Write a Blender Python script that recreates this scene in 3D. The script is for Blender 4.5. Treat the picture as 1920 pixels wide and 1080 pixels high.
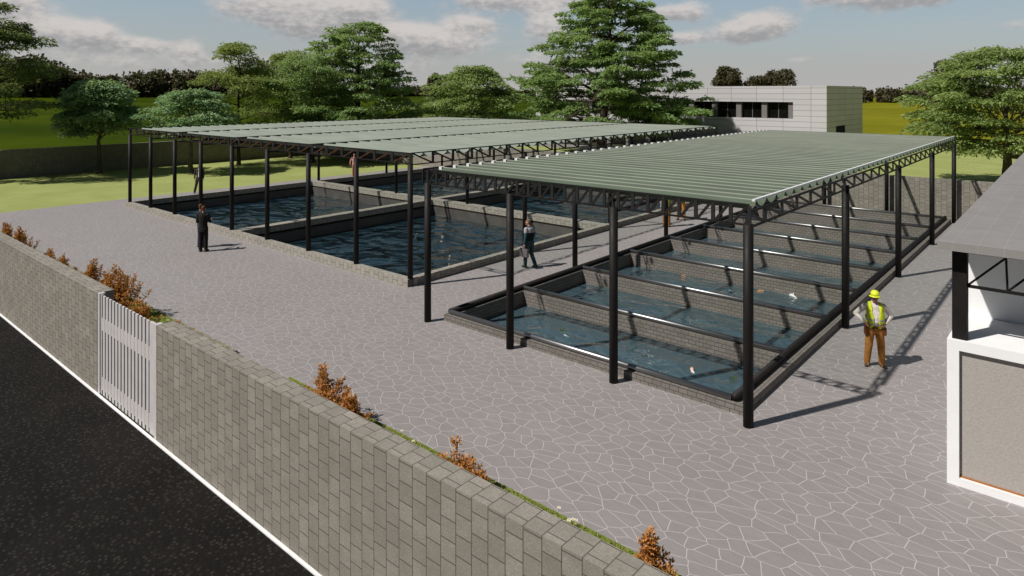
import bpy, bmesh, math, random
import numpy as np
from mathutils import Vector, Matrix
R = math.radians
scene = bpy.context.scene
for o in list(bpy.data.objects): bpy.data.objects.remove(o)
C = scene.collection

# ------------------------------------------------------------------ camera
CAMH, FPX, HOR, YAW = 6.3, 1261.0, 174.0, 40.7
cam_d = bpy.data.cameras.new("camera"); cam = bpy.data.objects.new("camera", cam_d); C.objects.link(cam)
cam.location = (0, 0, CAMH); cam.rotation_euler = (R(90), 0, R(YAW))
cam_d.sensor_width = 36; cam_d.lens = 36 * FPX / 1920; cam_d.shift_y = -(540 - HOR) / 1920
cam_d.clip_start = .1; cam_d.clip_end = 6000
scene.camera = cam

# ------------------------------------------------------------------ light
SUN_EL = 49.5; SHX, SHY = .437, .90            # the way shadows fall on the ground
az = math.atan2(-SHX, -SHY)
sd = bpy.data.lights.new("sun", 'SUN'); sun = bpy.data.objects.new("sun", sd); C.objects.link(sun)
sd.energy = 5.0; sd.angle = R(1.0); sd.color = (1, .95, .88)
hx = math.cos(R(SUN_EL)); nrm = math.hypot(SHX, SHY)
sun_dir = Vector((SHX / nrm * hx, SHY / nrm * hx, -math.sin(R(SUN_EL))))
sun.rotation_euler = sun_dir.to_track_quat('-Z', 'Y').to_euler(); sun.location = (0, 0, 60)
scene.view_settings.view_transform = 'Standard'; scene.view_settings.look = 'None'
scene.view_settings.exposure = 0; scene.view_settings.gamma = 1

class NT:
    """small helper to write node trees"""
    def __init__(s, nt): s.nt = nt; nt.nodes.clear()
    def n(s, t, ins=None, **kw):
        nd = s.nt.nodes.new(t)
        for k, v in kw.items(): setattr(nd, k, v)
        if ins:
            for k, v in ins.items():
                sock = nd.inputs[k]
                if isinstance(v, bpy.types.NodeSocket): s.nt.links.new(v, sock)
                else: sock.default_value = v
        return nd
    def m(s, op, a, b=0.0, c=0.0, clamp=False):
        return s.n('ShaderNodeMath', {0: a, 1: b, 2: c}, operation=op, use_clamp=clamp).outputs[0]
    def mix(s, f, a, b, bt='MIX'):
        nd = s.n('ShaderNodeMix', {0: f}, data_type='RGBA', blend_type=bt)
        for i, v in ((6, a), (7, b)):
            if isinstance(v, bpy.types.NodeSocket): s.nt.links.new(v, nd.inputs[i])
            else: nd.inputs[i].default_value = v if len(v) == 4 else (*v, 1)
        return nd.outputs[2]
    def ramp(s, f, lo, hi, a=0.0, b=1.0, smooth=True):
        return s.n('ShaderNodeMapRange', {0: f, 1: lo, 2: hi, 3: a, 4: b}, interpolation_type='SMOOTHSTEP' if smooth else 'LINEAR').outputs[0]
    def link(s, a, b): s.nt.links.new(a, b)

# ------------------------------------------------------------------ sky
w = bpy.data.worlds.new("World"); scene.world = w; w.use_nodes = True
N = NT(w.node_tree)
sky = N.n('ShaderNodeTexSky', sky_type='NISHITA', sun_disc=False, sun_elevation=R(SUN_EL), sun_rotation=az, air_density=1.0, dust_density=2.2, ozone_density=1.0)
tc = N.n('ShaderNodeTexCoord'); sep = N.n('ShaderNodeSeparateXYZ', {0: tc.outputs['Generated']})
X, Y, Z = sep.outputs
el = N.m('MULTIPLY', N.m('ARCSINE', Z), 180 / math.pi)
azn = N.m('MULTIPLY', N.m('ARCTAN2', N.m('MULTIPLY', X, -1), Y), 180 / math.pi)     # degrees, + towards -X
# cumulus clouds: (azimuth deg, elevation deg, half width, half height, strength)
CL = [(77.8, 6.3, 1.9, .85, 1), (75.2, 4.3, 2.6, .95, .9), (72.3, 4.0, 1.4, .7, .8), (69.3, 3.5, 1.3, .45, .9), (66.4, 3.3, .9, .6, .6), (83, 5.6, 1.5, .9, .8),
      (59.2, 6.9, 4.6, 1.3, .9), (57.0, 5.2, 2.4, .8, .7), (53.6, 6.9, 1.9, 1.0, .9), (47.2, 4.1, 3.6, .9, 1), (49.6, 5.0, 2.4, .7, .9), (44.2, 5.8, 1.7, .6, 1), (41.5, 7.9, 4.2, .8, .9),
      (37.6, 5.6, 1.6, 1.3, .9), (39.2, 2.6, 1.5, .7, .5), (26.8, 6.6, 1.9, .6, 1), (27.0, 4.5, 1.8, .45, .9), (20.4, 5.4, 2.1, .75, 1), (21.8, 4.7, 1.5, .6, .8),
      (11.3, 7.4, 4.6, .9, 1.1), (17.4, 2.6, .9, .3, .5), (4.3, 4.6, 2.5, .35, .4), (63.0, 2.6, 3.2, .5, .45), (33.2, 7.9, 3, .5, .4), (50, 2.2, 4, .5, .35), (72, 2.2, 5, .6, .45)]
P3 = N.n('ShaderNodeCombineXYZ', {0: N.m('MULTIPLY', azn, .46), 1: N.m('MULTIPLY', el, .85), 2: 0.0}).outputs[0]
nz = N.n('ShaderNodeTexNoise', {'Vector': P3, 'Scale': 1.0, 'Detail': 6.0, 'Roughness': .5}).outputs[0]
nz2 = N.n('ShaderNodeTexNoise', {'Vector': P3, 'Scale': 2.6, 'Detail': 5.0, 'Roughness': .6}).outputs[0]
den = None; shade = None
for (ca, ce, ra, re, st) in CL:
    da = N.m('DIVIDE', N.m('SUBTRACT', azn, ca), ra * 1.3); de = N.m('DIVIDE', N.m('SUBTRACT', el, ce), re * 1.3)
    q = N.m('ADD', N.m('MULTIPLY', da, da), N.m('MULTIPLY', de, de))
    g = N.m('MULTIPLY', N.m('EXPONENT', N.m('MULTIPLY', q, -1.0)), st)
    sh = N.m('MULTIPLY', g, de)
    den = g if den is None else N.m('ADD', den, g)
    shade = sh if shade is None else N.m('ADD', shade, sh)
hi = N.n('ShaderNodeTexNoise', {'Vector': N.n('ShaderNodeVectorMath', {0: tc.outputs['Generated'], 1: (3, 3, 7)}, operation='MULTIPLY').outputs[0], 'Scale': 1.3, 'Detail': 7.0, 'Roughness': .55}).outputs[0]
hi = N.m('MULTIPLY', N.ramp(hi, .56, .72, 0, .5), N.ramp(el, 12, 24))
cl = N.m('ADD', N.m('MULTIPLY', den, 1.5), N.m('MULTIPLY', N.m('SUBTRACT', nz, .5), 1.35))
cl = N.m('MAXIMUM', N.m('MULTIPLY', N.ramp(cl, .25, 1.05), .95), hi)
lit = N.ramp(N.m('ADD', N.m('ADD', shade, .0), N.m('MULTIPLY', N.m('SUBTRACT', nz2, .5), 1.6)), -.65, .45)
ccol = N.mix(lit, (3.1, 3.12, 3.2), (5.9, 5.55, 5.35))
blue = N.mix(.55, sky.outputs[0], N.mix(N.ramp(el, 0, 11), (4.6, 4.75, 4.8), (2.9, 3.9, 4.7)))
hz = N.m('MULTIPLY', N.ramp(el, 4.2, -.5), .75)
blue = N.mix(N.ramp(el, 22, 52), blue, (.62, .95, 1.5))  # sky above the frame dimmed to cut fill light
col = N.mix(hz, blue, (4.7, 4.55, 4.5))
ccol = N.mix(N.ramp(el, 22, 52), ccol, (1.6, 1.65, 1.8))
col = N.mix(cl, col, ccol)
aw = N.m('ADD', N.m('MULTIPLY', X, -.60), N.m('MULTIPLY', Y, .80))      # unseen sky behind and to the right dimmed to cut fill light
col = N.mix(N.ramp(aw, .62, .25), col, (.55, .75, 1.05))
gr = N.ramp(el, -.6, -.1)
col = N.mix(gr, (.5, .55, .3), col)
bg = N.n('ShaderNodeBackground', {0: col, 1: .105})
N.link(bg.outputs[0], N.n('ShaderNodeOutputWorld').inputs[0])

# ------------------------------------------------------------------ materials
def mat(name):
    m = bpy.data.materials.new(name); m.use_nodes = True
    return m, NT(m.node_tree)
def fin(N, bsdf): N.link(bsdf.outputs[0], N.n('ShaderNodeOutputMaterial').inputs[0])
def pbr(N, col, rough=.7, spec=.3, bump=None, metal=0.0, bs=1.0, bd=.01):
    ins = {'Roughness': rough, 'Specular IOR Level': spec, 'Metallic': metal}
    ins['Base Color'] = col if isinstance(col, bpy.types.NodeSocket) else (*col, 1)
    if bump is not None:
        ins['Normal'] = N.n('ShaderNodeBump', {'Height': bump, 'Strength': bs, 'Distance': bd}).outputs[0]
    return N.n('ShaderNodeBsdfPrincipled', ins)
def plain(name, col, rough=.6, spec=.3, metal=0.0, var=.12, scale=9.0, bd=.004):
    m, N = mat(name); tc = N.n('ShaderNodeTexCoord').outputs['Object']
    nz = N.n('ShaderNodeTexNoise', {'Vector': tc, 'Scale': scale, 'Detail': 4.0, 'Roughness': .65}).outputs[0]
    c = N.mix(N.ramp(nz, .3, .7), tuple(x * (1 - var) for x in col), tuple(min(1, x * (1 + var)) for x in col))
    fin(N, pbr(N, c, N.ramp(nz, .2, .8, rough * .85, min(1, rough * 1.1)), spec, nz, metal, .5, bd)); return m
def obj_xyz(N): return N.n('ShaderNodeSeparateXYZ', {0: N.n('ShaderNodeTexCoord').outputs['Object']}).outputs
def bricks(name, mode, bw, rh, c1, c2, cm, mortar=.006, rough=.9, bd=.006):
    """mode: which object axes run along the brick and across the rows"""
    m, N = mat(name); x, y, z = obj_xyz(N); tc = N.n('ShaderNodeTexCoord').outputs['Object']
    u, v = {'X_vertical': (N.m('ADD', z, y), x), 'Y_vertical': (N.m('ADD', z, x), y),
            'X_flat': (x, N.m('ADD', z, y)), 'Y_flat': (y, N.m('ADD', z, x))}[mode]
    if mode == 'X_flat': v = N.m('SUBTRACT', z, y)
    vec = N.n('ShaderNodeCombineXYZ', {0: u, 1: v, 2: 0.0}).outputs[0]
    br = N.n('ShaderNodeTexBrick', {'Vector': vec, 'Color1': (*c1, 1), 'Color2': (*c2, 1), 'Mortar': (*cm, 1), 'Scale': 1.0, 'Mortar Size': mortar, 'Mortar Smooth': .15, 'Bias': 0.0, 'Brick Width': bw, 'Row Height': rh}, offset=.5, offset_frequency=2)
    n1 = N.n('ShaderNodeTexNoise', {'Vector': tc, 'Scale': 2.2, 'Detail': 6.0, 'Roughness': .7}).outputs[0]
    n2 = N.n('ShaderNodeTexNoise', {'Vector': tc, 'Scale': 45.0, 'Detail': 3.0, 'Roughness': .8}).outputs[0]
    c = N.mix(N.ramp(n1, .25, .75, .0, .5), br.outputs[0], (c2[0] * .55, c2[1] * .56, c2[2] * .52))
    c = N.mix(N.ramp(n2, .35, .75, .5, 0), c, (c2[0] * .4, c2[1] * .4, c2[2] * .4))
    h = N.m('ADD', N.m('MULTIPLY', br.outputs[1], -1.0), N.m('MULTIPLY', n2, .35))
    fin(N, pbr(N, c, rough, .2, h, 0, .8, bd)); return m
M = {}
ST1, ST2, STM = (.40, .365, .32), (.305, .28, .245), (.065, .06, .052)
M['block_x'] = bricks('grey_block_along_x', 'X_vertical', .225, .232, ST1, ST2, STM, .006)
M['block_y'] = bricks('grey_block_along_y', 'Y_vertical', .225, .232, ST1, ST2, STM, .006)
M['kerb_x'] = bricks('kerb_block_along_x', 'X_vertical', .26, .25, (.46, .43, .385), (.38, .355, .315), (.07,.066,.06), .009)
M['kerb_y'] = bricks('kerb_block_along_y', 'Y_vertical', .26, .25, (.46, .43, .385), (.38, .355, .315), (.07,.066,.06), .009)
BT1, BT2, BTM = (.27, .245, .225), (.22, .20, .185), (.018, .017, .016)
M['tank_x'] = bricks('tank_brick_along_x', 'X_flat', .2, .1, BT1, BT2, BTM, .0055)
M['tank_y'] = bricks('tank_brick_along_y', 'Y_flat', .2, .1, BT1, BT2, BTM, .0055)

def paving_mat():
    m, N = mat('crazy_paving'); tc = N.n('ShaderNodeTexCoord').outputs['Object']
    mp = N.n('ShaderNodeMapping', {'Vector': tc, 'Rotation': (0, 0, R(40)), 'Scale': (1.0, 1.45, 1)}).outputs[0]
    wob = N.n('ShaderNodeTexNoise', {'Vector': mp, 'Scale': 1.3, 'Detail': 1.0}).outputs[1]
    v = N.n('ShaderNodeVectorMath', {0: mp, 1: N.n('ShaderNodeVectorMath', {0: wob, 1: (.12, .12, 0)}, operation='MULTIPLY').outputs[0]}, operation='ADD').outputs[0]
    ed = N.n('ShaderNodeTexVoronoi', {'Vector': v, 'Scale': 2.95, 'Randomness': 1.0}, voronoi_dimensions='2D', feature='DISTANCE_TO_EDGE').outputs[0]
    cc = N.n('ShaderNodeTexVoronoi', {'Vector': v, 'Scale': 2.95, 'Randomness': 1.0}, voronoi_dimensions='2D', feature='F1').outputs['Color']
    cv = N.n('ShaderNodeSeparateColor', {0: cc}).outputs[0]
    n1 = N.n('ShaderNodeTexNoise', {'Vector': N.n('ShaderNodeMapping', {'Vector': tc, 'Rotation': (0, 0, R(25)), 'Scale': (1, 3.2, 1)}).outputs[0], 'Scale': 3.0, 'Detail': 8.0, 'Roughness': .7}).outputs[0]
    big = N.n('ShaderNodeTexNoise', {'Vector': tc, 'Scale': .22, 'Detail': 4.0, 'Roughness': .6}).outputs[0]
    stone = N.mix(cv, (.256, .235, .234), (.280, .257, .257))
    stone = N.mix(N.ramp(n1, .35, .75, 0, .3), stone, (.17, .157, .153))
    stone = N.mix(N.ramp(big, .35, .7, 0, .22), stone, (.2, .182, .17))
    g = N.ramp(ed, .012, .028, 1, 0)
    c = N.mix(N.m('MULTIPLY', g, .85), stone, (.48, .455, .458))
    h = N.m('ADD', N.ramp(ed, .0, .045), N.m('MULTIPLY', n1, .4))
    fin(N, pbr(N, c, .55, .5, h, 0, .35, .008)); return m
M['paving'] = paving_mat()

def asphalt_mat():
    m, N = mat('asphalt'); tc = N.n('ShaderNodeTexCoord').outputs['Object']
    vo = N.n('ShaderNodeTexVoronoi', {'Vector': tc, 'Scale': 15.0, 'Randomness': 1.0}, feature='F1', voronoi_dimensions='2D')
    cv = N.n('ShaderNodeSeparateColor', {0: vo.outputs['Color']}).outputs[0]
    n1 = N.n('ShaderNodeTexNoise', {'Vector': tc, 'Scale': .8, 'Detail': 5.0, 'Roughness': .6}).outputs[0]
    n2 = N.n('ShaderNodeTexNoise', {'Vector': tc, 'Scale': 95.0, 'Detail': 2.0}).outputs[0]
    c = N.mix(N.ramp(n1, .3, .7), (.0065, .0058, .0054), (.011, .0098, .009))
    st = N.m('MULTIPLY', N.ramp(cv, .35, 1.1), N.ramp(vo.outputs['Distance'], .42, .22))
    c = N.mix(N.m('MULTIPLY', st, .55), c, (.055, .051, .047))
    c = N.mix(N.ramp(n2, .5, .75, 0, .3), c, (.024, .022, .021))
    h = N.m('ADD', N.m('MULTIPLY', vo.outputs['Distance'], -1.0), N.m('MULTIPLY', n2, .5))
    fin(N, pbr(N, c, .9, .12, h, 0, .7, .012)); return m
M['asphalt'] = asphalt_mat()

def grass_mat(name, a, b, c3, s=1.0, bd=.05):
    m, N = mat(name); tc = N.n('ShaderNodeTexCoord').outputs['Object']
    n1 = N.n('ShaderNodeTexNoise', {'Vector': tc, 'Scale': .35 * s, 'Detail': 6.0, 'Roughness': .65}).outputs[0]
    n2 = N.n('ShaderNodeTexNoise', {'Vector': tc, 'Scale': 11.0 * s, 'Detail': 5.0, 'Roughness': .8}).outputs[0]
    c = N.mix(N.ramp(n1, .35, .65), a, b); c = N.mix(N.ramp(n2, .42, .68, 0, .6), c, c3)
    fin(N, pbr(N, c, 1.0, .02, n2, 0, .8, bd)); return m
M['lawn'] = grass_mat('mown_lawn', (.28, .315, .11), (.33, .365, .135), (.21, .25, .075))
M['field'] = grass_mat('green_field', (.022, .040, .0003), (.05, .072, .0006), (.017, .03, .0003), .06, .05)
M['field_y'] = grass_mat('yellow_field', (.15, .15, .008), (.20, .19, .014), (.11, .12, .006), .1, .05)
M['planter_grass'] = grass_mat('planter_turf', (.20, .24, .05), (.26, .29, .075), (.13, .16, .03), 2)
M['bed'] = plain('planter_soil', (.09, .11, .03), .95, .1)
M['black_steel'] = plain('black_painted_steel', (.011, .0095, .0092), .62, .22, 0, .15, 4)
M['truss_plate'] = plain('dark_steel_plate', (.018, .018, .019), .6, .25, 0, .2, 5)
M['brown_brace'] = plain('brown_steel_brace', (.045, .02, .010), .6, .3, 0, .3, 5)
M['dark_brace'] = plain('black_steel_brace', (.014, .012, .011), .55, .3, 0, .3, 5)
M['white_paint'] = plain('white_paint', (.74, .74, .75), .55, .35, 0, .03, 3)
M['gate_white'] = plain('white_gate_paint', (.53, .508, .51), .5, .35, 0, .04, 3)
M['kerb_white'] = plain('white_kerb_paint', (.78, .78, .8), .6, .3, 0, .06, 12)
M['concrete'] = plain('grey_concrete', (.20, .19, .175), .9, .2, 0, .18, 3)
M['pool_lining'] = plain('grey_pool_lining', (.075, .07, .067), .7, .3, 0, .15, 1.5)
M['dark_gap'] = plain('gap_shade', (.02, .014, .012), .8, .2)
M['tank_floor'] = plain('tank_floor', (.11, .13, .13), .8, .3, 0, .3, 1.2)
M['trim'] = plain('white_edge_trim', (.72, .73, .72), .35, .5, 0, .05, 3)
M['plaster'] = plain('white_plaster', (.78, .785, .80), .85, .2, 0, .025, 2)
M['grey_panel'] = plain('grey_textured_panel', (.36, .335, .315), .8, .25, 0, .07, 28, .01)
M['dark_window'] = plain('dark_window_glass', (.006, .006, .006), .12, .5, 0, .2, 1)
M['recess'] = plain('dark_recess', (.012, .011, .010), .9, .1)
M['mullion'] = plain('grey_mullion', (.17, .16, .155), .6, .3)

def pipe_mat():
    m, N = mat('polished_black_pipe'); p = pbr(N, (.30, .30, .31), .40, .5, None, 1.0)
    fin(N, p); return m
M['pipe'] = pipe_mat()

def roof_mat(name, col, spec):
    """ribbed translucent sheeting: clear when looked (or lit) through steeply, solid at a grazing angle, by a set angle ramp that lets sunlight past a roof that looks solid"""
    m, N = mat(name); tc = N.n('ShaderNodeTexCoord').outputs['Object']
    nz = N.n('ShaderNodeTexNoise', {'Vector': N.n('ShaderNodeVectorMath', {0: tc, 1: (.22, 2.2, 1)}, operation='MULTIPLY').outputs[0], 'Scale': 1.6, 'Detail': 5.0, 'Roughness': .65}).outputs[0]
    c = N.mix(N.ramp(nz, .3, .7), tuple(x * .84 for x in col), tuple(x * 1.08 for x in col))
    lw = N.n('ShaderNodeLayerWeight', {'Blend': .5, 'Normal': N.n('ShaderNodeCombineXYZ', {0: 0.0, 1: 0.0, 2: 1.0}).outputs[0]}).outputs['Facing']
    f = N.ramp(lw, .56, .74, .08, 1)  # ramp shaped so the sun passes almost unshadowed while low views see solid
    p = pbr(N, c, .6, spec)
    t = N.n('ShaderNodeBsdfTransparent', {0: (.93, .96, .93, 1)})
    N.link(N.n('ShaderNodeMixShader', {0: f, 1: t.outputs[0], 2: p.outputs[0]}).outputs[0], N.n('ShaderNodeOutputMaterial').inputs[0]); return m
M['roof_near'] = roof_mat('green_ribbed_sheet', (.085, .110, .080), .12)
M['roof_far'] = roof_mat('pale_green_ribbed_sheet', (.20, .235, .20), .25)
M['crest'] = roof_mat('rib_crest_glint', (.34, .36, .31), .3)  # paler colour on the rib tops stands in for their sun glint

def water_mat(name, deep, clear, bump, sc, ior=1.33, det=3.0):
    m, N = mat(name); tc = N.n('ShaderNodeTexCoord').outputs['Object']
    mp = N.n('ShaderNodeMapping', {'Vector': tc, 'Rotation': (0, 0, R(35)), 'Scale': (1, 1.5, 1)}).outputs[0]
    n1 = N.n('ShaderNodeTexNoise', {'Vector': mp, 'Scale': sc, 'Detail': det, 'Roughness': .5, 'Distortion': .9}).outputs[0]
    n2 = N.n('ShaderNodeTexNoise', {'Vector': mp, 'Scale': sc * 4.2, 'Detail': 2.0, 'Roughness': .5, 'Distortion': .5}).outputs[0]
    h = N.m('ADD', n1, N.m('MULTIPLY', n2, .10))
    nb = N.n('ShaderNodeBump', {'Height': h, 'Strength': 1.0, 'Distance': bump}).outputs[0]
    fr = N.n('ShaderNodeFresnel', {'IOR': ior, 'Normal': nb}).outputs[0]
    gl = N.n('ShaderNodeBsdfGlossy', {'Color': (1, 1, 1, 1), 'Roughness': .02, 'Normal': nb})
    df = N.n('ShaderNodeBsdfDiffuse', {'Color': (*deep, 1)})
    tr = N.n('ShaderNodeBsdfTransparent', {'Color': (.60, .80, .86, 1)})
    under = N.n('ShaderNodeMixShader', {0: clear, 1: df.outputs[0], 2: tr.outputs[0]})
    N.link(N.n('ShaderNodeMixShader', {0: fr, 1: under.outputs[0], 2: gl.outputs[0]}).outputs[0], N.n('ShaderNodeOutputMaterial').inputs[0]); return m
M['water_small'] = water_mat('clear_pool_water', (.10, .175, .215), .58, .18, .75, 1.6, 2.0)
M['water_big'] = water_mat('dark_pool_water', (.011, .027, .038), .05, .95, .42, 1.85, 1.2)

def leaf_mat(name, a, b, tr=.42):
    m, N = mat(name)
    rnd = N.n('ShaderNodeNewGeometry').outputs['Random Per Island']
    nz = N.n('ShaderNodeTexNoise', {'Vector': N.n('ShaderNodeTexCoord').outputs['Object'], 'Scale': .55, 'Detail': 3.0}).outputs[0]
    c = N.mix(N.m('ADD', N.m('MULTIPLY', rnd, .65), N.m('MULTIPLY', N.ramp(nz, .35, .65), .35)), a, b)
    d = pbr(N, c, .6, .25)
    t = N.n('ShaderNodeBsdfTranslucent', {0: N.mix(.5, c, (.42, .5, .10))})
    N.link(N.n('ShaderNodeMixShader', {0: tr, 1: d.outputs[0], 2: t.outputs[0]}).outputs[0], N.n('ShaderNodeOutputMaterial').inputs[0]); return m
M['leaf_green'] = leaf_mat('fresh_green_leaves', (.11, .21, .065), (.34, .47, .19))
M['leaf_light'] = leaf_mat('light_green_leaves', (.14, .21, .06), (.35, .44, .17))
M['leaf_olive'] = leaf_mat('olive_green_leaves', (.10, .16, .035), (.31, .37, .11))
M['leaf_dark'] = leaf_mat('dark_green_leaves', (.04, .07, .022), (.13, .17, .055))
M['leaf_bluish'] = leaf_mat('cool_green_leaves', (.12, .25, .13), (.33, .48, .26))
M['leaf_far'] = leaf_mat('dark_far_foliage', (.05, .043, .026), (.115, .10, .055), .1)
M['leaf_orange'] = leaf_mat('orange_leaves', (.42, .15, .035), (.74, .36, .12), .25)
M['leaf_blade'] = leaf_mat('grass_blades', (.20, .25, .05), (.38, .40, .11), .3)
M['petal'] = plain('white_petals', (.8, .78, .72), .6)
M['yolk'] = plain('yellow_flower_centre', (.75, .5, .05), .6)
def bark_mat(name, a, b):
    m, N = mat(name); tc = N.n('ShaderNodeTexCoord').outputs['Object']
    nz = N.n('ShaderNodeTexNoise', {'Vector': N.n('ShaderNodeVectorMath', {0: tc, 1: (9, 9, 1.6)}, operation='MULTIPLY').outputs[0], 'Scale': 1.4, 'Detail': 6.0, 'Roughness': .7}).outputs[0]
    fin(N, pbr(N, N.mix(N.ramp(nz, .35, .65), a, b), .95, .1, nz, 0, 1, .04)); return m
M['bark'] = bark_mat('brown_bark', (.045, .032, .025), (.11, .085, .066))
M['bark_grey'] = bark_mat('grey_bark', (.07, .06, .05), (.15, .13, .105))
def cladding_mat():
    m, N = mat('pale_cladding_panels'); x, y, z = obj_xyz(N)
    vec = N.n('ShaderNodeCombineXYZ', {0: N.m('ADD', x, y), 1: z, 2: 0.0}).outputs[0]
    br = N.n('ShaderNodeTexBrick', {'Vector': vec, 'Color1': (.53, .52, .545, 1), 'Color2': (.485, .477, .50, 1), 'Mortar': (.20, .18, .175, 1), 'Scale': 1.0, 'Mortar Size': .022, 'Mortar Smooth': .2, 'Brick Width': 2.72, 'Row Height': .565}, offset=0.0)
    wv = N.m('FRACT', N.m('DIVIDE', z, .565))
    fin(N, pbr(N, br.outputs[0], .5, .35, wv, 0, .35, .05)); return m
M['cladding'] = cladding_mat()
def seam_mat():
    m, N = mat('grey_roof_sheet'); x, y, z = obj_xyz(N)
    s = N.m('FRACT', N.m('MULTIPLY', x, 3.0)); tc = N.n('ShaderNodeTexCoord').outputs['Object']
    nz = N.n('ShaderNodeTexNoise', {'Vector': tc, 'Scale': 2.0, 'Detail': 5.0}).outputs[0]
    c = N.mix(N.ramp(nz, .3, .7), (.225, .213, .208), (.25, .238, .232))
    c = N.mix(N.m('MULTIPLY', N.m('LESS_THAN', s, .05), .18), c, (.4, .38, .37))
    fin(N, pbr(N, c, .75, .25, s, 0, .3, .01)); return m
M['seam_roof'] = seam_mat()

# ------------------------------------------------------------------ mesh helpers
class MB:
    def __init__(s): s.v = []; s.f = []; s.mi = []; s.cur = 0
    def add(s, vs, fs):
        b = len(s.v); s.v += [tuple(v) for v in vs]
        for f in fs: s.f.append(tuple(b + i for i in f)); s.mi.append(s.cur)
    def box(s, x0, x1, y0, y1, z0, z1):
        s.add([(x0, y0, z0), (x1, y0, z0), (x1, y1, z0), (x0, y1, z0), (x0, y0, z1), (x1, y0, z1), (x1, y1, z1), (x0, y1, z1)],
              [(0, 3, 2, 1), (4, 5, 6, 7), (0, 1, 5, 4), (1, 2, 6, 5), (2, 3, 7, 6), (3, 0, 4, 7)])
    def quad(s, a, b, c, d): s.add([a, b, c, d], [(0, 1, 2, 3)])
    def bar(s, p0, p1, wd, th, up=(0, 0, 1)):
        """rectangular bar; wd across in-plane, th along 'up x dir'"""
        p0, p1 = Vector(p0), Vector(p1); d = (p1 - p0).normalized(); u = Vector(up)
        if abs(d.dot(u)) > .98: u = Vector((1, 0, 0)) if abs(d.x) < .9 else Vector((0, 1, 0))
        a = d.cross(u).normalized(); b = a.cross(d).normalized()
        a *= th / 2; b *= wd / 2
        s.add([p0 - a - b, p0 + a - b, p0 + a + b, p0 - a + b, p1 - a - b, p1 + a - b, p1 + a + b, p1 - a + b],
              [(0, 3, 2, 1), (4, 5, 6, 7), (0, 1, 5, 4), (1, 2, 6, 5), (2, 3, 7, 6), (3, 0, 4, 7)])
    def tube(s, pts, rad, n=10, caps=True):
        pts = [Vector(p) for p in pts]
        if not hasattr(rad, '__len__'): rad = [rad] * len(pts)
        rings = []; b = len(s.v)
        ref = None
        for i, p in enumerate(pts):
            d = (pts[min(i + 1, len(pts) - 1)] - pts[max(i - 1, 0)])
            d = d.normalized() if d.length > 1e-9 else Vector((0, 0, 1))
            if ref is None:
                ref = Vector((1, 0, 0)) if abs(d.x) < .8 else Vector((0, 1, 0))
            a = (ref - d * ref.dot(d)).normalized(); ref = a; c = d.cross(a)
            for k in range(n):
                t = 2 * math.pi * k / n
                s.v.append(tuple(p + a * (math.cos(t) * rad[i]) + c * (math.sin(t) * rad[i])))
        for i in range(len(pts) - 1):
            for k in range(n):
                s.f.append((b + i * n + k, b + i * n + (k + 1) % n, b + (i + 1) * n + (k + 1) % n, b + (i + 1) * n + k)); s.mi.append(s.cur)
        if caps:
            s.f.append(tuple(b + k for k in range(n))[::-1]); s.mi.append(s.cur)
            s.f.append(tuple(b + (len(pts) - 1) * n + k for k in range(n))); s.mi.append(s.cur)
    def rings(s, rs, n=16, caps=True):
        """rs: list of (cx,cy,z,rx,ry)"""
        b = len(s.v)
        for cx, cy, z, rx, ry in rs:
            for k in range(n):
                t = 2 * math.pi * k / n; s.v.append((cx + rx * math.cos(t), cy + ry * math.sin(t), z))
        for i in range(len(rs) - 1):
            for k in range(n):
                s.f.append((b + i * n + k, b + i * n + (k + 1) % n, b + (i + 1) * n + (k + 1) % n, b + (i + 1) * n + k)); s.mi.append(s.cur)
        if caps:
            s.f.append(tuple(b + k for k in range(n))[::-1]); s.mi.append(s.cur)
            s.f.append(tuple(b + (len(rs) - 1) * n + k for k in range(n))); s.mi.append(s.cur)
    def ell(s, c, r, n=14, m=8, rot=None):
        b = len(s.v); c = Vector(c)
        for i in range(m + 1):
            ph = math.pi * i / m
            for k in range(n):
                t = 2 * math.pi * k / n
                p = Vector((r[0] * math.sin(ph) * math.cos(t), r[1] * math.sin(ph) * math.sin(t), -r[2] * math.cos(ph)))
                if rot is not None: p = rot @ p
                s.v.append(tuple(c + p))
        for i in range(m):
            for k in range(n):
                s.f.append((b + i * n + k, b + i * n + (k + 1) % n, b + (i + 1) * n + (k + 1) % n, b + (i + 1) * n + k)); s.mi.append(s.cur)
    def cap(s, p0, p1, r0, r1, n=10):
        """capsule with rounded ends"""
        p0, p1 = Vector(p0), Vector(p1); d = (p1 - p0); L = d.length
        d = d.normalized() if L > 1e-6 else Vector((0, 0, 1))
        pts = [p0 - d * r0 * .97, p0 - d * r0 * .7, p0 - d * r0 * .3, p0, p1, p1 + d * r1 * .3, p1 + d * r1 * .7, p1 + d * r1 * .97]
        rr = [r0 * .22, r0 * .71, r0 * .95, r0, r1, r1 * .95, r1 * .71, r1 * .22]
        s.tube(pts, rr, n)
    def mesh(s, name, mats, smooth=False):
        me = bpy.data.meshes.new(name); me.from_pydata(s.v, [], s.f)
        for m in (mats if isinstance(mats, (list, tuple)) else [mats]): me.materials.append(m)
        if any(s.mi): me.polygons.foreach_set('material_index', s.mi)
        if smooth: me.polygons.foreach_set('use_smooth', [True] * len(me.polygons))
        me.update(); return me
    def build(s, name, mats, parent=None, smooth=False):
        return link(name, s.mesh(name, mats, smooth), parent)
def link(name, me, parent=None):
    o = bpy.data.objects.new(name, me); C.objects.link(o)
    if parent is not None:
        o.parent = parent; o.matrix_parent_inverse = root_mat(parent).inverted()
    return o
def root_mat(p):
    m = p.matrix_basis.copy()
    if p.parent is not None: m = root_mat(p.parent) @ p.matrix_parent_inverse @ m
    return m
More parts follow.
